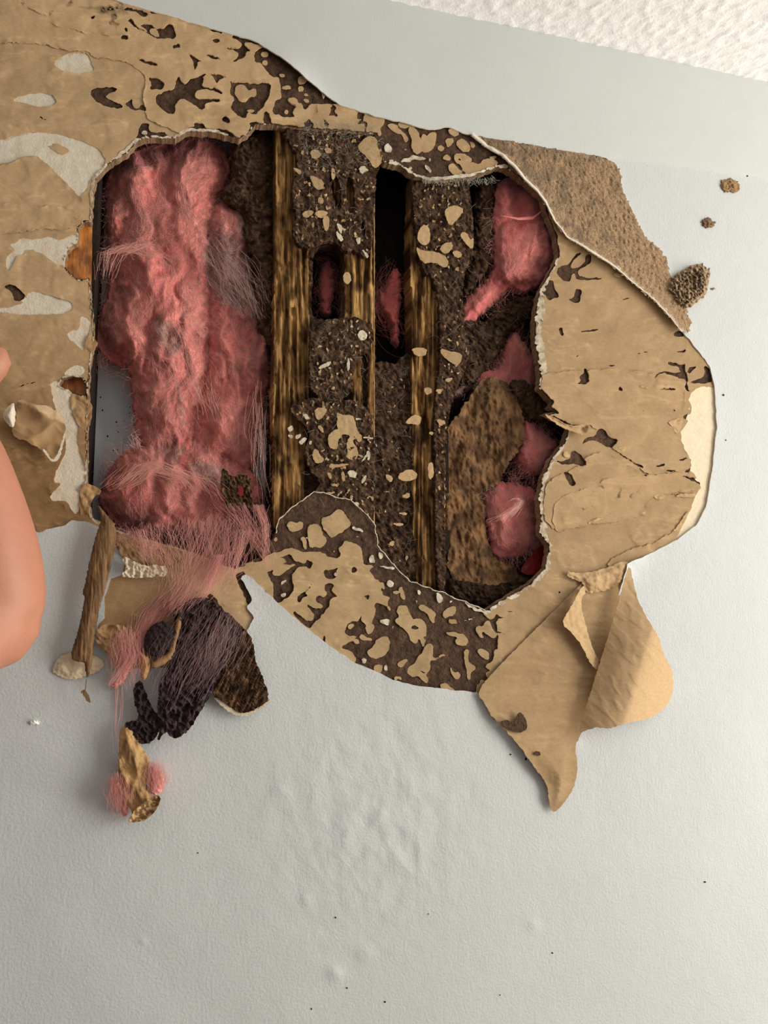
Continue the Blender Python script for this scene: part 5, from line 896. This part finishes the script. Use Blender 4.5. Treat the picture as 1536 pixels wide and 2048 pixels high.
# long splinter
SPL = Z8((495, 150), (515, 165), (560, 220), (597, 262), (590, 380), (545, 560), (510, 680), (482, 830), (466, 1000), (443, 1055), (435, 965), (425, 960), (370, 950), (365, 900), (400, 800), (420, 700), (435, 620), (420, 610), (435, 560), (455, 450), (480, 350), (505, 270), (520, 230))
def spl_y(u, v, s): return -0.014 - 0.005 * np.sqrt(np.clip(s, 0, 16) / 16) - 0.0012 * fbm(u / 3, v / 40, 490, 3) - 0.004 * sst(1250, 1350, v)
M_SPL = material('brown_splinter', lin(126, 96, 62), 0.7, 0.4, 160, (1, 1, 0.12), bumps=[(420, 0.002, (1, 1, 0.1), 0.7)], spec=0.3)
spl = curl('wood_splinter', SPL, spl_y, M_SPL, 2, 491, 'long brown splinter hanging from the lower edge of the hole, tapering to a thread', 'splinter',
     lambda u, v: mix(np.array([0.55, 0.5, 0.46]), np.array([1.1, 1.05, 1.0]), sst(-0.4, 0.4, fbm(u / 9, v / 50, 492, 3))), jag=0.8, th=0.0015)
tubes('thread', W(np.linspace(173, 170.5, 12), np.linspace(1358, 1382, 12), -0.017)[None], 0.0004, M_SPL, np.array([[.8, .8, .8]]), spl)
curl('hanging_tip', Z8((410, 1110), (430, 1095), (450, 1118), (466, 1165), (450, 1167), (430, 1130)), lambda u, v, s: np.full(len(u), -0.0175), M_SPL, 1.4, 494, None, None, None, spl)
# kraft remnants and white scrap under the splinter
curl('plaster_scrap', Z8((610, 522), (650, 480), (625, 430), (640, 413), (680, 440), (740, 465), (800, 460), (862, 470), (852, 520), (780, 522), (700, 527)), crump(500, -0.008, 0.005, 14), M_GYPS, 1.8, 501, 'white ragged plaster scrap under the fringe of the pink batt', 'plaster scrap', lambda u, v: np.tile([0.9, 0.86, 0.8], (len(u), 1)), jag=2.0)
curl('torn_paper_flap', Z8((600, 330), (680, 350), (800, 365), (940, 380), (930, 440), (860, 470), (740, 462), (660, 440), (610, 400)), crump(503, -0.003, 0.003, 20), M_KRAFT, 2, 504, 'dark brown paper strip hanging under the lower edge of the left bay', 'paper flap', lambda u, v: np.tile([0.62, 0.55, 0.48], (len(u), 1)), jag=1.0)
curl('torn_paper_flap', Z8((500, 770), (560, 765), (640, 770), (665, 820), (640, 900), (655, 1000), (600, 1000), (560, 920), (490, 870)), crump(506, -0.008, 0.006, 26), M_KRAFT, 2, 507, 'brown paper fold between the splinter and the dark fibre mat', 'paper flap', lambda u, v: np.tile([0.84, 0.74, 0.64], (len(u), 1)), jag=1.0)
curl('paper_chip', Z8((262, 1000), (300, 930), (380, 900), (470, 915), (545, 960), (500, 1010), (440, 1030), (370, 1052), (300, 1030)), lambda u, v, s: -0.003 - 0.004 * sst(0, 16, s) - 0.001 * fbm(u / 12, v / 8, 509, 2), M_GYPS, 2, 510, 'cream paper chip stuck to the wall behind the tip of the splinter', 'paper chip', lambda u, v: np.tile([0.98, 0.90, 0.78], (len(u), 1)), jag=1.2)
# dark matted debris
M_MAT = material('dark_fibre_mat', lin(66, 52, 54), 0.85, 0.6, 200, (1, 1, 0.6), bumps=[(350, 0.003, (1, 1, 0.5), 0.9), (120, 0.004, S1, 0.6)], spec=0.3)
MAT = Z8((880, 700), (960, 640), (1050, 620), (1110, 660), (1180, 730), (1235, 800), (1210, 870), (1150, 970), (1110, 1050), (1085, 1120), (1020, 1220), (980, 1295), (910, 1352), (870, 1340), (850, 1310), (800, 1372), (820, 1300), (800, 1200), (815, 1130), (812, 1060), (860, 1000), (895, 900), (885, 820), (900, 760))
mat_ = curl('dark_fibre_mat', MAT, crump(520, -0.018, 0.008, 18), M_MAT, 2, 521, 'dark purple-brown fibre mat hanging below the left bay', 'debris', lambda u, v: mix(np.array([0.35, 0.3, 0.3]), np.array([1.2, 1.1, 1.15]), sst(-.4, .5, fbm(u / 9, v / 16, 522, 3))), jag=2.2, th=0.004)
brk = curl('broken_board', Z8((1060, 600), (1100, 620), (1140, 690), (1185, 720), (1280, 815), (1300, 880), (1310, 960), (1350, 1040), (1382, 1150), (1330, 1190), (1250, 1225), (1190, 1200), (1130, 1150), (1085, 1130), (1110, 1050), (1180, 920), (1215, 820), (1150, 740), (1080, 660)), lambda u, v, s: -0.012 - 0.004 * ridge((u + v * .45) / 6, (v - u) / 60, 524, 2) - 0.003 * fbm(u / 14, v / 14, 525, 3), [M_MUD], 2, 526,
     'jagged scrap of wall board crusted with brown mud, behind the dark mat', 'debris', lambda u, v: crust_col(527, 0.02)(u, v) * np.array([1.05, 0.95, 0.85]), jag=2.0, th=0.007)
curl('white_edge', Z8((1085, 1125), (1130, 1148), (1190, 1198), (1250, 1222), (1330, 1188), (1382, 1145), (1384, 1165), (1330, 1205), (1250, 1240), (1180, 1220), (1120, 1170)), lambda u, v, s: np.full(len(u), -0.0125), M_GYPS, 1.6, 528, None, None, lambda u, v: np.tile([0.85, 0.8, 0.74], (len(u), 1)), brk, jag=2.0, th=0.004)
clp = curl('dark_clot', Z8((738, 840), (760, 780), (820, 745), (885, 760), (907, 830), (880, 890), (820, 932), (770, 930), (733, 890)), lambda u, v, s: -0.022 - 0.006 * np.sqrt(np.clip(s, 0, 18) / 18) - 0.003 * fbm(u / 8, v / 8, 530, 3), M_MAT, 2, 531, 'round dark clot of fibres beside the upper part of the hanging mat', 'debris', lambda u, v: np.tile([0.55, 0.5, 0.48], (len(u), 1)), jag=1.5, th=0.004)
curl('paper_curl', Z8((698, 912), (720, 905), (765, 930), (772, 990), (740, 1062), (715, 1030), (728, 970)), lambda u, v, s: -0.016 - 0.006 * np.sqrt(np.clip(s, 0, 9) / 9), M_KRAFT, 1.6, 533, 'tan curl of paper between the pink wisp and the dark fragment', 'paper curl', lambda u, v: np.tile([1.0, 0.85, 0.66], (len(u), 1)))
curl('paper_curl', Z8((905, 740), (930, 720), (925, 790), (905, 850), (890, 930), (820, 985), (770, 985), (790, 950), (860, 915), (885, 850)), lambda u, v, s: -0.022 - 0.004 * np.sqrt(np.clip(s, 0, 6) / 6), M_KRAFT, 1.6, 534, 'tan strip of paper curling round the dark clot', 'paper curl', lambda u, v: np.tile([0.8, 0.68, 0.52], (len(u), 1)))
frag = curl('dark_fragment', Z8((690, 1070), (722, 1048), (745, 1110), (780, 1200), (812, 1230), (818, 1310), (780, 1370), (710, 1382), (690, 1330), (620, 1270), (700, 1258), (712, 1230), (690, 1180), (680, 1110)), crump(536, -0.016, 0.005, 14), M_MAT, 1.8, 537, 'narrow near-black fragment hanging left of the mat, above the dangling scrap', 'debris', lambda u, v: np.tile([0.5, 0.45, 0.45], (len(u), 1)), jag=1.6, th=0.003)
DS = Z8((620, 1275), (690, 1310), (722, 1390), (767, 1450), (762, 1530), (740, 1590), (762, 1640), (826, 1640), (800, 1712), (740, 1767), (690, 1777), (650, 1777), (682, 1730), (640, 1680), (605, 1600), (605, 1480), (610, 1350))
def ds_y(u, v, s): return -0.012 - 0.008 * np.sqrt(np.clip(s, 0, 20) / 20) - 0.005 * ridge((u - v * .2) / 34, v / 90, 540, 2) - 0.002 * fbm(u / 14, v / 18, 541, 3)
ds = curl('dangling_paper', DS, ds_y, M_KRAFT, 1.8, 542, 'twisted tan paper scrap dangling lowest on the wall with pink tufts', 'paper scrap', lambda u, v: mix(np.array([0.42, 0.34, 0.26]), np.array([1.0, 0.90, 0.72]), sst(-.5, .25, fbm(u / 12, v / 34, 543, 3))), jag=1.0)
curl('curled_lip', Z8((680, 1730), (720, 1690), (770, 1650), (828, 1640), (805, 1715), (745, 1770), (690, 1780), (655, 1778)), lambda u, v, s: -0.026 - 0.004 * sst(8, 0, s), M_KRAFT, 1.5, 545, None, None, lambda u, v: mix(np.array([0.35, 0.3, 0.24]), np.array([1.15, 1.05, 0.9]), sst(-.1, .2, fbm(u / 9, v / 9, 546, 2))), ds)

bk = curl('bark_fragment', Z6((-20, 655), (10, 675), (45, 715), (80, 690), (100, 700), (125, 700), (142, 712), (138, 760), (155, 800), (150, 870), (110, 905), (70, 928), (30, 905), (5, 880), (0, 820), (-25, 790)), lambda u, v, s: 0.012 - 0.004 * ridge(u / 9, v / 12, 551, 2) - 0.003 * fbm(u / 7, v / 7, 552, 3), [M_MUD], 1.8, 553, 'dark crusty fragment stuck on the lower edge of the large pink batt', 'fragment', lambda u, v: crust_col(554)(u, v) * np.array([1.15, 1.1, 0.95]), jag=2.0, th=0.003)
M_RED = bpy.data.materials['red_film']
curl('red_patch', Z6((75, 765), (90, 755), (105, 775), (100, 815), (78, 815)), lambda u, v, s: np.full(len(u), 0.0045), M_RED, 1.4, 556, None, None, None, bk)
# wisps of wool hanging out of the bay and caught in the debris
BATT = bpy.data.objects['insulation_batt']
def wisp(name, path, n, spread, seed, parent=None, y=-0.012, col=(1, 1, 1), r=0.0001, S=26, y1=None, jit=1.0, part=1.0, **props):
    rg = np.random.default_rng(seed); P = np.asarray(path, float); cum = np.r_[0, np.cumsum(np.hypot(*np.diff(P[:, :2], axis=0).T))]; cum /= cum[-1]
    a = rg.uniform(0, 1 - part, n) if part < 1 else np.zeros(n); b = np.minimum(1, a + part * rg.uniform(0.45, 1.0, n))
    t = a[:, None] + (b - a)[:, None] * np.linspace(0, 1, S)[None]
    pu = np.interp(t, cum, P[:, 0]); pv = np.interp(t, cum, P[:, 1]); sp = np.interp(t, cum, P[:, 2]) * spread
    o1 = rg.normal(0, 1, n)[:, None]; k = rg.uniform(0, 100, n)[:, None]
    pu = pu + sp * (o1 * 0.75 + 0.6 * jit * noise(t * 3.2 + k, k * 1.3, seed)); pv = pv + sp * 0.5 * jit * noise(t * 3.2 + k * 1.7, k, seed + 1)
    yb = y if y1 is None else y + (y1 - y) * t
    yy = yb - rg.uniform(0, 0.012, n)[:, None] - 0.004 * noise(t * 3 + k, k * .7, seed + 2)
    cc = mix(np.array([0.85, 0.66, 0.66]), np.array([1.05, 1.1, 1.08]), rg.uniform(0, 1, n)) * np.asarray(col)
    return tubes(name, W(pu, pv, yy), r, M_FIBRE, cc, parent, **props)
for k, (path, n, sp) in enumerate([
    ([(330, 1050, 40), (345, 1110, 30), (352, 1160, 22), (345, 1190, 20)], 60, 1.0), ([(430, 1040, 50), (420, 1100, 44), (400, 1150, 40), (380, 1190, 36), (350, 1230, 26)], 240, 1.0), ([(360, 1180, 30), (310, 1230, 26), (275, 1280, 14), (258, 1320, 10), (222, 1374, 8)], 200, 1.0),
    ([(480, 1010, 30), (505, 1060, 16), (525, 1100, 12), (535, 1120, 10), (543, 1140, 4)], 60, 0.8), ([(516, 1010, 10), (530, 1050, 8), (534, 1090, 6), (528, 1120, 6)], 50, 0.8), ([(450, 1060, 40), (460, 1120, 26), (470, 1150, 14)], 50, 1.0), ([(260, 1060, 60), (280, 1090, 50), (300, 1110, 40)], 70, 1.0),
    ([(280, 1060, 10), (300, 1130, 8), (306, 1150, 6)], 30, 1.0), ([(440, 1110, 8), (420, 1160, 8), (410, 1190, 8)], 140, 1.0), ([(490, 1060, 14), (470, 1130, 8), (465, 1160, 4)], 50, 1.0)]):
    wisp('hanging_fibre', path, n, sp, 600 + k, BATT, y=0.010 if k < 7 else -0.006, y1=-0.022, kind='stuff', jit=0.8)
wisp('loose_fibre', [(470, 1215, 34), (420, 1300, 44), (340, 1440, 34)], 100, 1.0, 620, mat_, y=-0.028, col=(0.55, 0.72, 0.84), kind='stuff', part=0.6, r=0.00009, jit=0.5)
wisp('loose_fibre', [(400, 1200, 30), (350, 1290, 34), (330, 1400, 30)], 40, 1.0, 623, mat_, y=-0.028, col=(0.4, 0.46, 0.54), kind='stuff', part=0.5, r=0.00009, jit=0.8)
wisp('loose_fibre', [(455, 1210, 20), (430, 1290, 30), (420, 1370, 20)], 60, 1.0, 621, brk, y=-0.026, col=(0.62, 0.8, 0.85), kind='stuff', part=0.6, r=0.00009, jit=0.5)
wisp('loose_fibre', [(240, 1330, 10), (234, 1430, 12), (232, 1540, 8)], 16, 1.0, 622, ds, y=-0.012, kind='stuff', r=0.0001)
def tuft(poly, seed, label):
    p = np.asarray(poly); yf = lambda u, v, s: -0.006 - 0.014 * np.sqrt(np.clip(s, 0, 14) / 14) - 0.003 * fbm(u / 7, v / 10, seed, 3)
    t = curl('wool_tuft', poly, yf, M_PINK, 1.8, seed, label, 'insulation', lambda u, v: mix(np.array([0.80, 0.74, 0.74]), np.array([1.0, 1.32, 1.3]), sst(-.4, .4, fbm(u / 8, v / 12, seed + 3, 3))), jag=2.5, th=0.003)
    c = p.mean(0); sz = np.ptp(p, axis=0); wisp('loose_fibre', [(c[0] - 2, p[:, 1].min() - 14, sz[0] * .25), (c[0], c[1], sz[0] * .45), (c[0], p[:, 1].max() + 6, sz[0] * .3)], 260, 1.0, seed + 5, t, y=-0.014, kind='stuff', part=0.6)
    return t
tuft(Z8((563, 1565), (600, 1550), (622, 1620), (662, 1720), (640, 1760), (600, 1700), (572, 1620)), 630, 'pink tuft of wool left of the dangling paper scrap')
tuft(Z8((770, 1505), (800, 1490), (840, 1540), (848, 1590), (810, 1642), (760, 1632), (748, 1570)), 640, 'pink tuft of wool on the right of the dangling paper scrap')
tuft(Z8((560, 1080), (600, 1050), (640, 990), (660, 900), (690, 800), (720, 800), (700, 900), (670, 1000), (640, 1060), (590, 1095)), 650, 'pale pink wisp of wool trailing left of the dark clot')

wads = [o for o in bpy.data.objects if o.name.startswith('insulation_wad')]
wisp('white_swirl', [(1000, 1046, 10), (1018, 1030, 5), (1036, 1014, 3), (1043, 1002, 3), (1034, 996, 3), (1022, 1002, 4), (1012, 1012, 5)], 80, 2.0, 660, bpy.data.objects['insulation_wad.003'], y=0.018, col=(1.1, 1.3, 1.3), kind='stuff', part=0.5, jit=0.5)
_lp = np.linspace(0, 1, 40); lu_ = np.interp(_lp, [0, .3, .6, .85, 1], [1006, 1036, 1066, 1086, 1088]); lv_ = np.interp(_lp, [0, .3, .6, .85, 1], [432, 438, 436, 420, 398])
tubes('folded_lip', np.stack([W(lu_, lv_, 0.014)] * 1), np.abs(0.0024 * np.sin(np.pi * np.clip(_lp, .06, .94)))[None], M_PINK, np.array([[1.0, 0.98, 0.98]]), bpy.data.objects['insulation_wad'])
wisp('stray_fibre', [(206, 566, 6), (222, 505, 10), (262, 492, 12), (320, 520, 14), (350, 560, 10)], 70, 2.0, 661, BATT, y=0.022, col=(1.05, 1.15, 1.1), kind='stuff', part=0.6)
wisp('stray_fibre', [(350, 640, 14), (372, 720, 12), (400, 800, 10), (430, 880, 10)], 70, 2.2, 662, BATT, y=0.018, col=(1.0, 1.2, 1.2), kind='stuff', part=0.4)
wisp('stray_fibre', [(415, 470, 14), (450, 520, 24), (500, 600, 24), (535, 660, 14)], 150, 1.5, 663, BATT, y=0.028, col=(0.62, 0.85, 0.85), kind='stuff', part=0.4)
wisp('stray_fibre', [(520, 760, 6), (515, 860, 8), (522, 960, 8), (535, 1020, 8)], 50, 1.6, 664, BATT, y=0.024, col=(1.05, 1.2, 1.15), kind='stuff', part=0.4)
wisp('stray_fibre', [(230, 980, 20), (300, 930, 26), (380, 960, 30), (440, 1020, 30)], 160, 1.0, 665, BATT, y=0.018, col=(1.0, 1.05, 1.0), kind='stuff', part=0.4)
# ------------------------------------------------------------------ the person at the left, reaching up beside the hole
def loft(path, segs=20, flat=None):
    """closed tube through (point, radius) stations"""
    P = np.array([p for p, r in path], float); R = np.array([r for p, r in path], float)
    n = len(P); t = np.linspace(0, n - 1, (n - 1) * 6 + 1)
    def cr(A):
        out = []
        for x in t:
            i = min(int(x), n - 2); f = x - i; p0, p1, p2, p3 = A[max(i - 1, 0)], A[i], A[i + 1], A[min(i + 2, n - 1)]
            out.append(0.5 * ((2 * p1) + (-p0 + p2) * f + (2 * p0 - 5 * p1 + 4 * p2 - p3) * f * f + (-p0 + 3 * p1 - 3 * p2 + p3) * f ** 3))
        return np.array(out)
    Q = cr(P); r = cr(R); d = np.gradient(Q, axis=0); d /= np.linalg.norm(d, axis=1, keepdims=True)
    ref = np.array([0.05, 1.0, 0.1]) if flat is None else np.asarray(flat, float)
    A = np.cross(d, ref); A /= np.linalg.norm(A, axis=1, keepdims=True); B = np.cross(A, d)
    th = np.linspace(0, 2 * math.pi, segs, endpoint=False); r = r if r.ndim == 2 else np.c_[r, r]
    V = (Q[:, None] + r[:, :1, None] * np.cos(th)[None, :, None] * A[:, None] + r[:, 1:, None] * np.sin(th)[None, :, None] * B[:, None]).reshape(-1, 3)
    m = len(Q); F = []
    for i in range(m - 1):
        for k in range(segs):
            a, b = i * segs + k, i * segs + (k + 1) % segs; F += [(a, b, b + segs), (a, b + segs, a + segs)]
    V = np.r_[V, [Q[0] - d[0] * r[0].mean() * .5, Q[-1] + d[-1] * r[-1].mean() * .5]]
    for k in range(segs):
        F += [(len(V) - 2, (k + 1) % segs, k), (len(V) - 1, (m - 1) * segs + k, (m - 1) * segs + (k + 1) % segs)]
    return V, np.array(F)
def ball(c, r, n=12):
    th = np.linspace(0, math.pi, n + 1); ph = np.linspace(0, 2 * math.pi, 2 * n, endpoint=False); r = np.broadcast_to(r, 3)
    V = np.array([(c[0] + r[0] * math.sin(a) * math.cos(b), c[1] + r[1] * math.sin(a) * math.sin(b), c[2] + r[2] * math.cos(a)) for a in th for b in ph]); F = []
    for i in range(n):
        for k in range(2 * n):
            a, b = i * 2 * n + k, i * 2 * n + (k + 1) % (2 * n); F += [(a, a + 2 * n, b + 2 * n), (a, b + 2 * n, b)]
    return V, np.array(F)
def fuse(name, parts, m, voxel, parent=None, sm=6, **props):
    V, F, n = [], [], 0
    for v, f in parts: V.append(v); F.append(f + n); n += len(v)
    o = link(name, np.concatenate(V), np.concatenate(F), m, None, parent, **props)
    r = o.modifiers.new('one_surface', 'REMESH'); r.mode = 'VOXEL'; r.voxel_size = voxel; r.use_smooth_shade = True
    s = o.modifiers.new('soften', 'SMOOTH'); s.iterations = sm; s.factor = 0.5
    return o
YA = -0.13
elb = W(-6, 1238, YA); wri = W(-96, 836, YA + .01); mid = W(-34, 1075, YA); up = W(-62, 940, YA)
sho = np.array([elb[0] - 0.20, -0.34, elb[2] - 0.13])                  # right shoulder, outside the frame
BX, BY = sho[0] - 0.19, sho[1] - 0.02                                  # body axis
HZ = sho[2]
parts = [loft([(sho, .058), (sho * .6 + elb * .4, .050), (sho * .25 + elb * .75, .043), (elb, (.040))]),
         loft([(elb, .0405), (W(-14, 1180, YA), .0450), (mid, .0445), (up, .036), (wri, (.028)), (W(-98, 800, YA + .01), .026)]),
         ball(W(28, 1252, YA), .0235), ball(W(2, 1278, YA - .005), .026)]
# hand raised beside the paper, thumb side towards the hole
pw = W(-106, 800, YA + .01); kn = W(-128, 690, YA + .015)
parts += [loft([(pw, (.027)), ((pw + kn) / 2, .034), (kn, .034), (kn + [0, 0, .012], .026)])]
for i, (dx, dy, L1, L2, L3) in enumerate(((.026, -.004, .042, .026, .020), (.008, -.012, .047, .030, .022), (-.011, -.010, .044, .028, .021), (-.028, -.002, .034, .021, .018))):
    a = kn + [dx, dy, .004]; b = a + [dx * .25, -.010, L1 * .92]; c = b + [dx * .1, .010, L2 * .9]; d_ = c + [0, .013, L3 * .8]
    parts += [loft([(kn + [dx * .7, 0, -.02], .010), (a, .0095), (b, .0090), (c, .0082), (d_, .0068)], 12)]
t0 = pw + [.018, -.006, .012]; t1 = W(-38, 760, YA - .005); t2 = W(-8, 730, YA - .008); t3 = W(-6, 696, YA - .008)
parts += [loft([(t0, .015), (t1, .0135), (t2, .0132), (W(-5, 714, YA - .008), .0115), (t3, .0085)], 14)]
# trunk, other arm, head and legs, all beside the frame
ls = np.array([BX - .19, BY - .03, HZ - .01]); le = ls + [-.03, -.03, -.30]; lw = le + [.05, .10, -.23]; lk = lw + [.01, .03, -.08]
parts += [loft([((BX, BY, .90), (.155, .115)), ((BX, BY, 1.05), (.145, .105)), ((BX, BY + .005, 1.25), (.165, .115)), ((BX, BY, HZ - .05), (.165, .105)), ((BX, BY, HZ + .035), (.075, .065)), ((BX, BY + .01, HZ + .10), (.055, .055))], 24, (0, 1, 0)),
          loft([((BX, BY, HZ - .03), .075), (sho, .060)]), loft([((BX, BY, HZ - .03), .075), (ls, .058)]),
          loft([(ls, .054), (ls * .5 + le * .5, .046), (le, .040), (le * .6 + lw * .4, .040), (lw, .027), (lk, .033), (lk + [0, .01, -.04], .026)])]
for i in range(4): a = lk + [-.022 + i * .015, .008, -.035]; parts += [loft([(a, .009), (a + [0, .004, -.034], .0085), (a + [0, .016, -.058 - .004 * (i in (1, 2))], .0068)], 10)]
parts += [loft([(lw + [.018, .01, -.03], .012), (lw + [.042, .03, -.07], .010), (lw + [.044, .04, -.10], .0075)], 10)]
hc = np.array([BX + .015, BY + .035, HZ + .215])
parts += [ball(hc + [0, -.015, .02], (.076, .092, .10)), ball(hc + [.012, .035, -.045], (.055, .058, .065)), ball(hc + [.018, .095, -.012], (.012, .016, .016)), loft([(hc + [.018, .082, .022], .008), (hc + [.018, .098, -.012], .011)], 10),
          ball(hc + [.018, .080, -.055], (.026, .010, .008)), ball(hc + [-.076, -.01, -.005], (.010, .020, .030)), ball(hc + [.076, -.01, -.005], (.010, .020, .030))]
for s in (-1, 1):
    parts += [loft([((BX + s * .085, BY, .92), .088), ((BX + s * .095, BY + .01, .70), .075), ((BX + s * .10, BY + .01, .49), .055), ((BX + s * .10, BY - .01, .30), .052), ((BX + s * .105, BY - .015, .10), .036), ((BX + s * .105, BY - .01, .05), .036)]),
              loft([((BX + s * .105, BY - .05, .035), (.036, .035)), ((BX + s * .11, BY + .05, .032), (.040, .030)), ((BX + s * .115, BY + .15, .022), (.040, .022))], 14, (0, 0, 1))]
person = fuse('person', parts, M_SKIN, 0.0048, None, 8, label='person at the edge of the picture with a bare bent elbow and raised hand', category='person')
M_SHIRT = material('grey_shirt', lin(96, 104, 114), 0.9, 0.12, 60, bumps=[(700, 0.0006, S1, 0.5)], attr=False)
M_JEANS = material('blue_jeans', lin(52, 66, 92), 0.9, 0.15, 80, bumps=[(800, 0.0006, S1, 0.5)], attr=False)
M_HAIR = material('brown_hair', lin(58, 42, 32), 0.6, 0.3, 200, (1, 1, .2), attr=False)
sl_end = sho * .62 + elb * .38
fuse('shirt', [loft([((BX, BY, .88), (.175, .135)), ((BX, BY, 1.05), (.165, .123)), ((BX, BY + .005, 1.25), (.18, .130)), ((BX, BY, HZ - .05), (.178, .120)), ((BX, BY, HZ + .03), (.085, .075)), ((BX, BY, HZ + .05), (.065, .062))], 24, (0, 1, 0)),
     loft([((BX, BY, HZ - .04), .088), (sho, .072), (sl_end, .066)]), loft([((BX, BY, HZ - .04), .088), (ls, .070), (ls * .6 + le * .4, .064)])], M_SHIRT, 0.008, person)
fuse('jeans', [loft([((BX, BY, .78), (.17, .13)), ((BX, BY, .97), (.165, .125))], 24, (0, 1, 0))] + [loft([((BX + s * .085, BY, .92), .100), ((BX + s * .095, BY + .01, .70), .088), ((BX + s * .10, BY + .01, .49), .070), ((BX + s * .10, BY - .01, .30), .067), ((BX + s * .105, BY - .012, .08), .062)]) for s in (-1, 1)], M_JEANS, 0.008, person)
fuse('hair', [ball(hc + [0, -.028, .036], (.083, .092, .098)), ball(hc + [0, -.06, -.02], (.070, .055, .07))], M_HAIR, 0.007, person)
M_SHOE = material('black_shoes', lin(36, 36, 38), 0.6, 0.1, 50, attr=False)
for s in (-1, 1): fuse('shoe', [loft([((BX + s * .105, BY - .06, .045), (.044, .043)), ((BX + s * .11, BY + .05, .040), (.048, .038)), ((BX + s * .115, BY + .17, .030), (.046, .029))], 14, (0, 0, 1))], M_SHOE, 0.007, person)
for s in (-1, 1):
    v, f = ball(hc + [.018 + s * .028, -.015 + .092 * math.sqrt(1 - ((.018 + s * .028) / .076) ** 2) - .007, .020], (.010, .008, .009), 8); link('eye', v, f, material('eye_white', lin(230, 226, 220), 0.2, 0.0, 10, attr=False, spec=0.5), None, person)
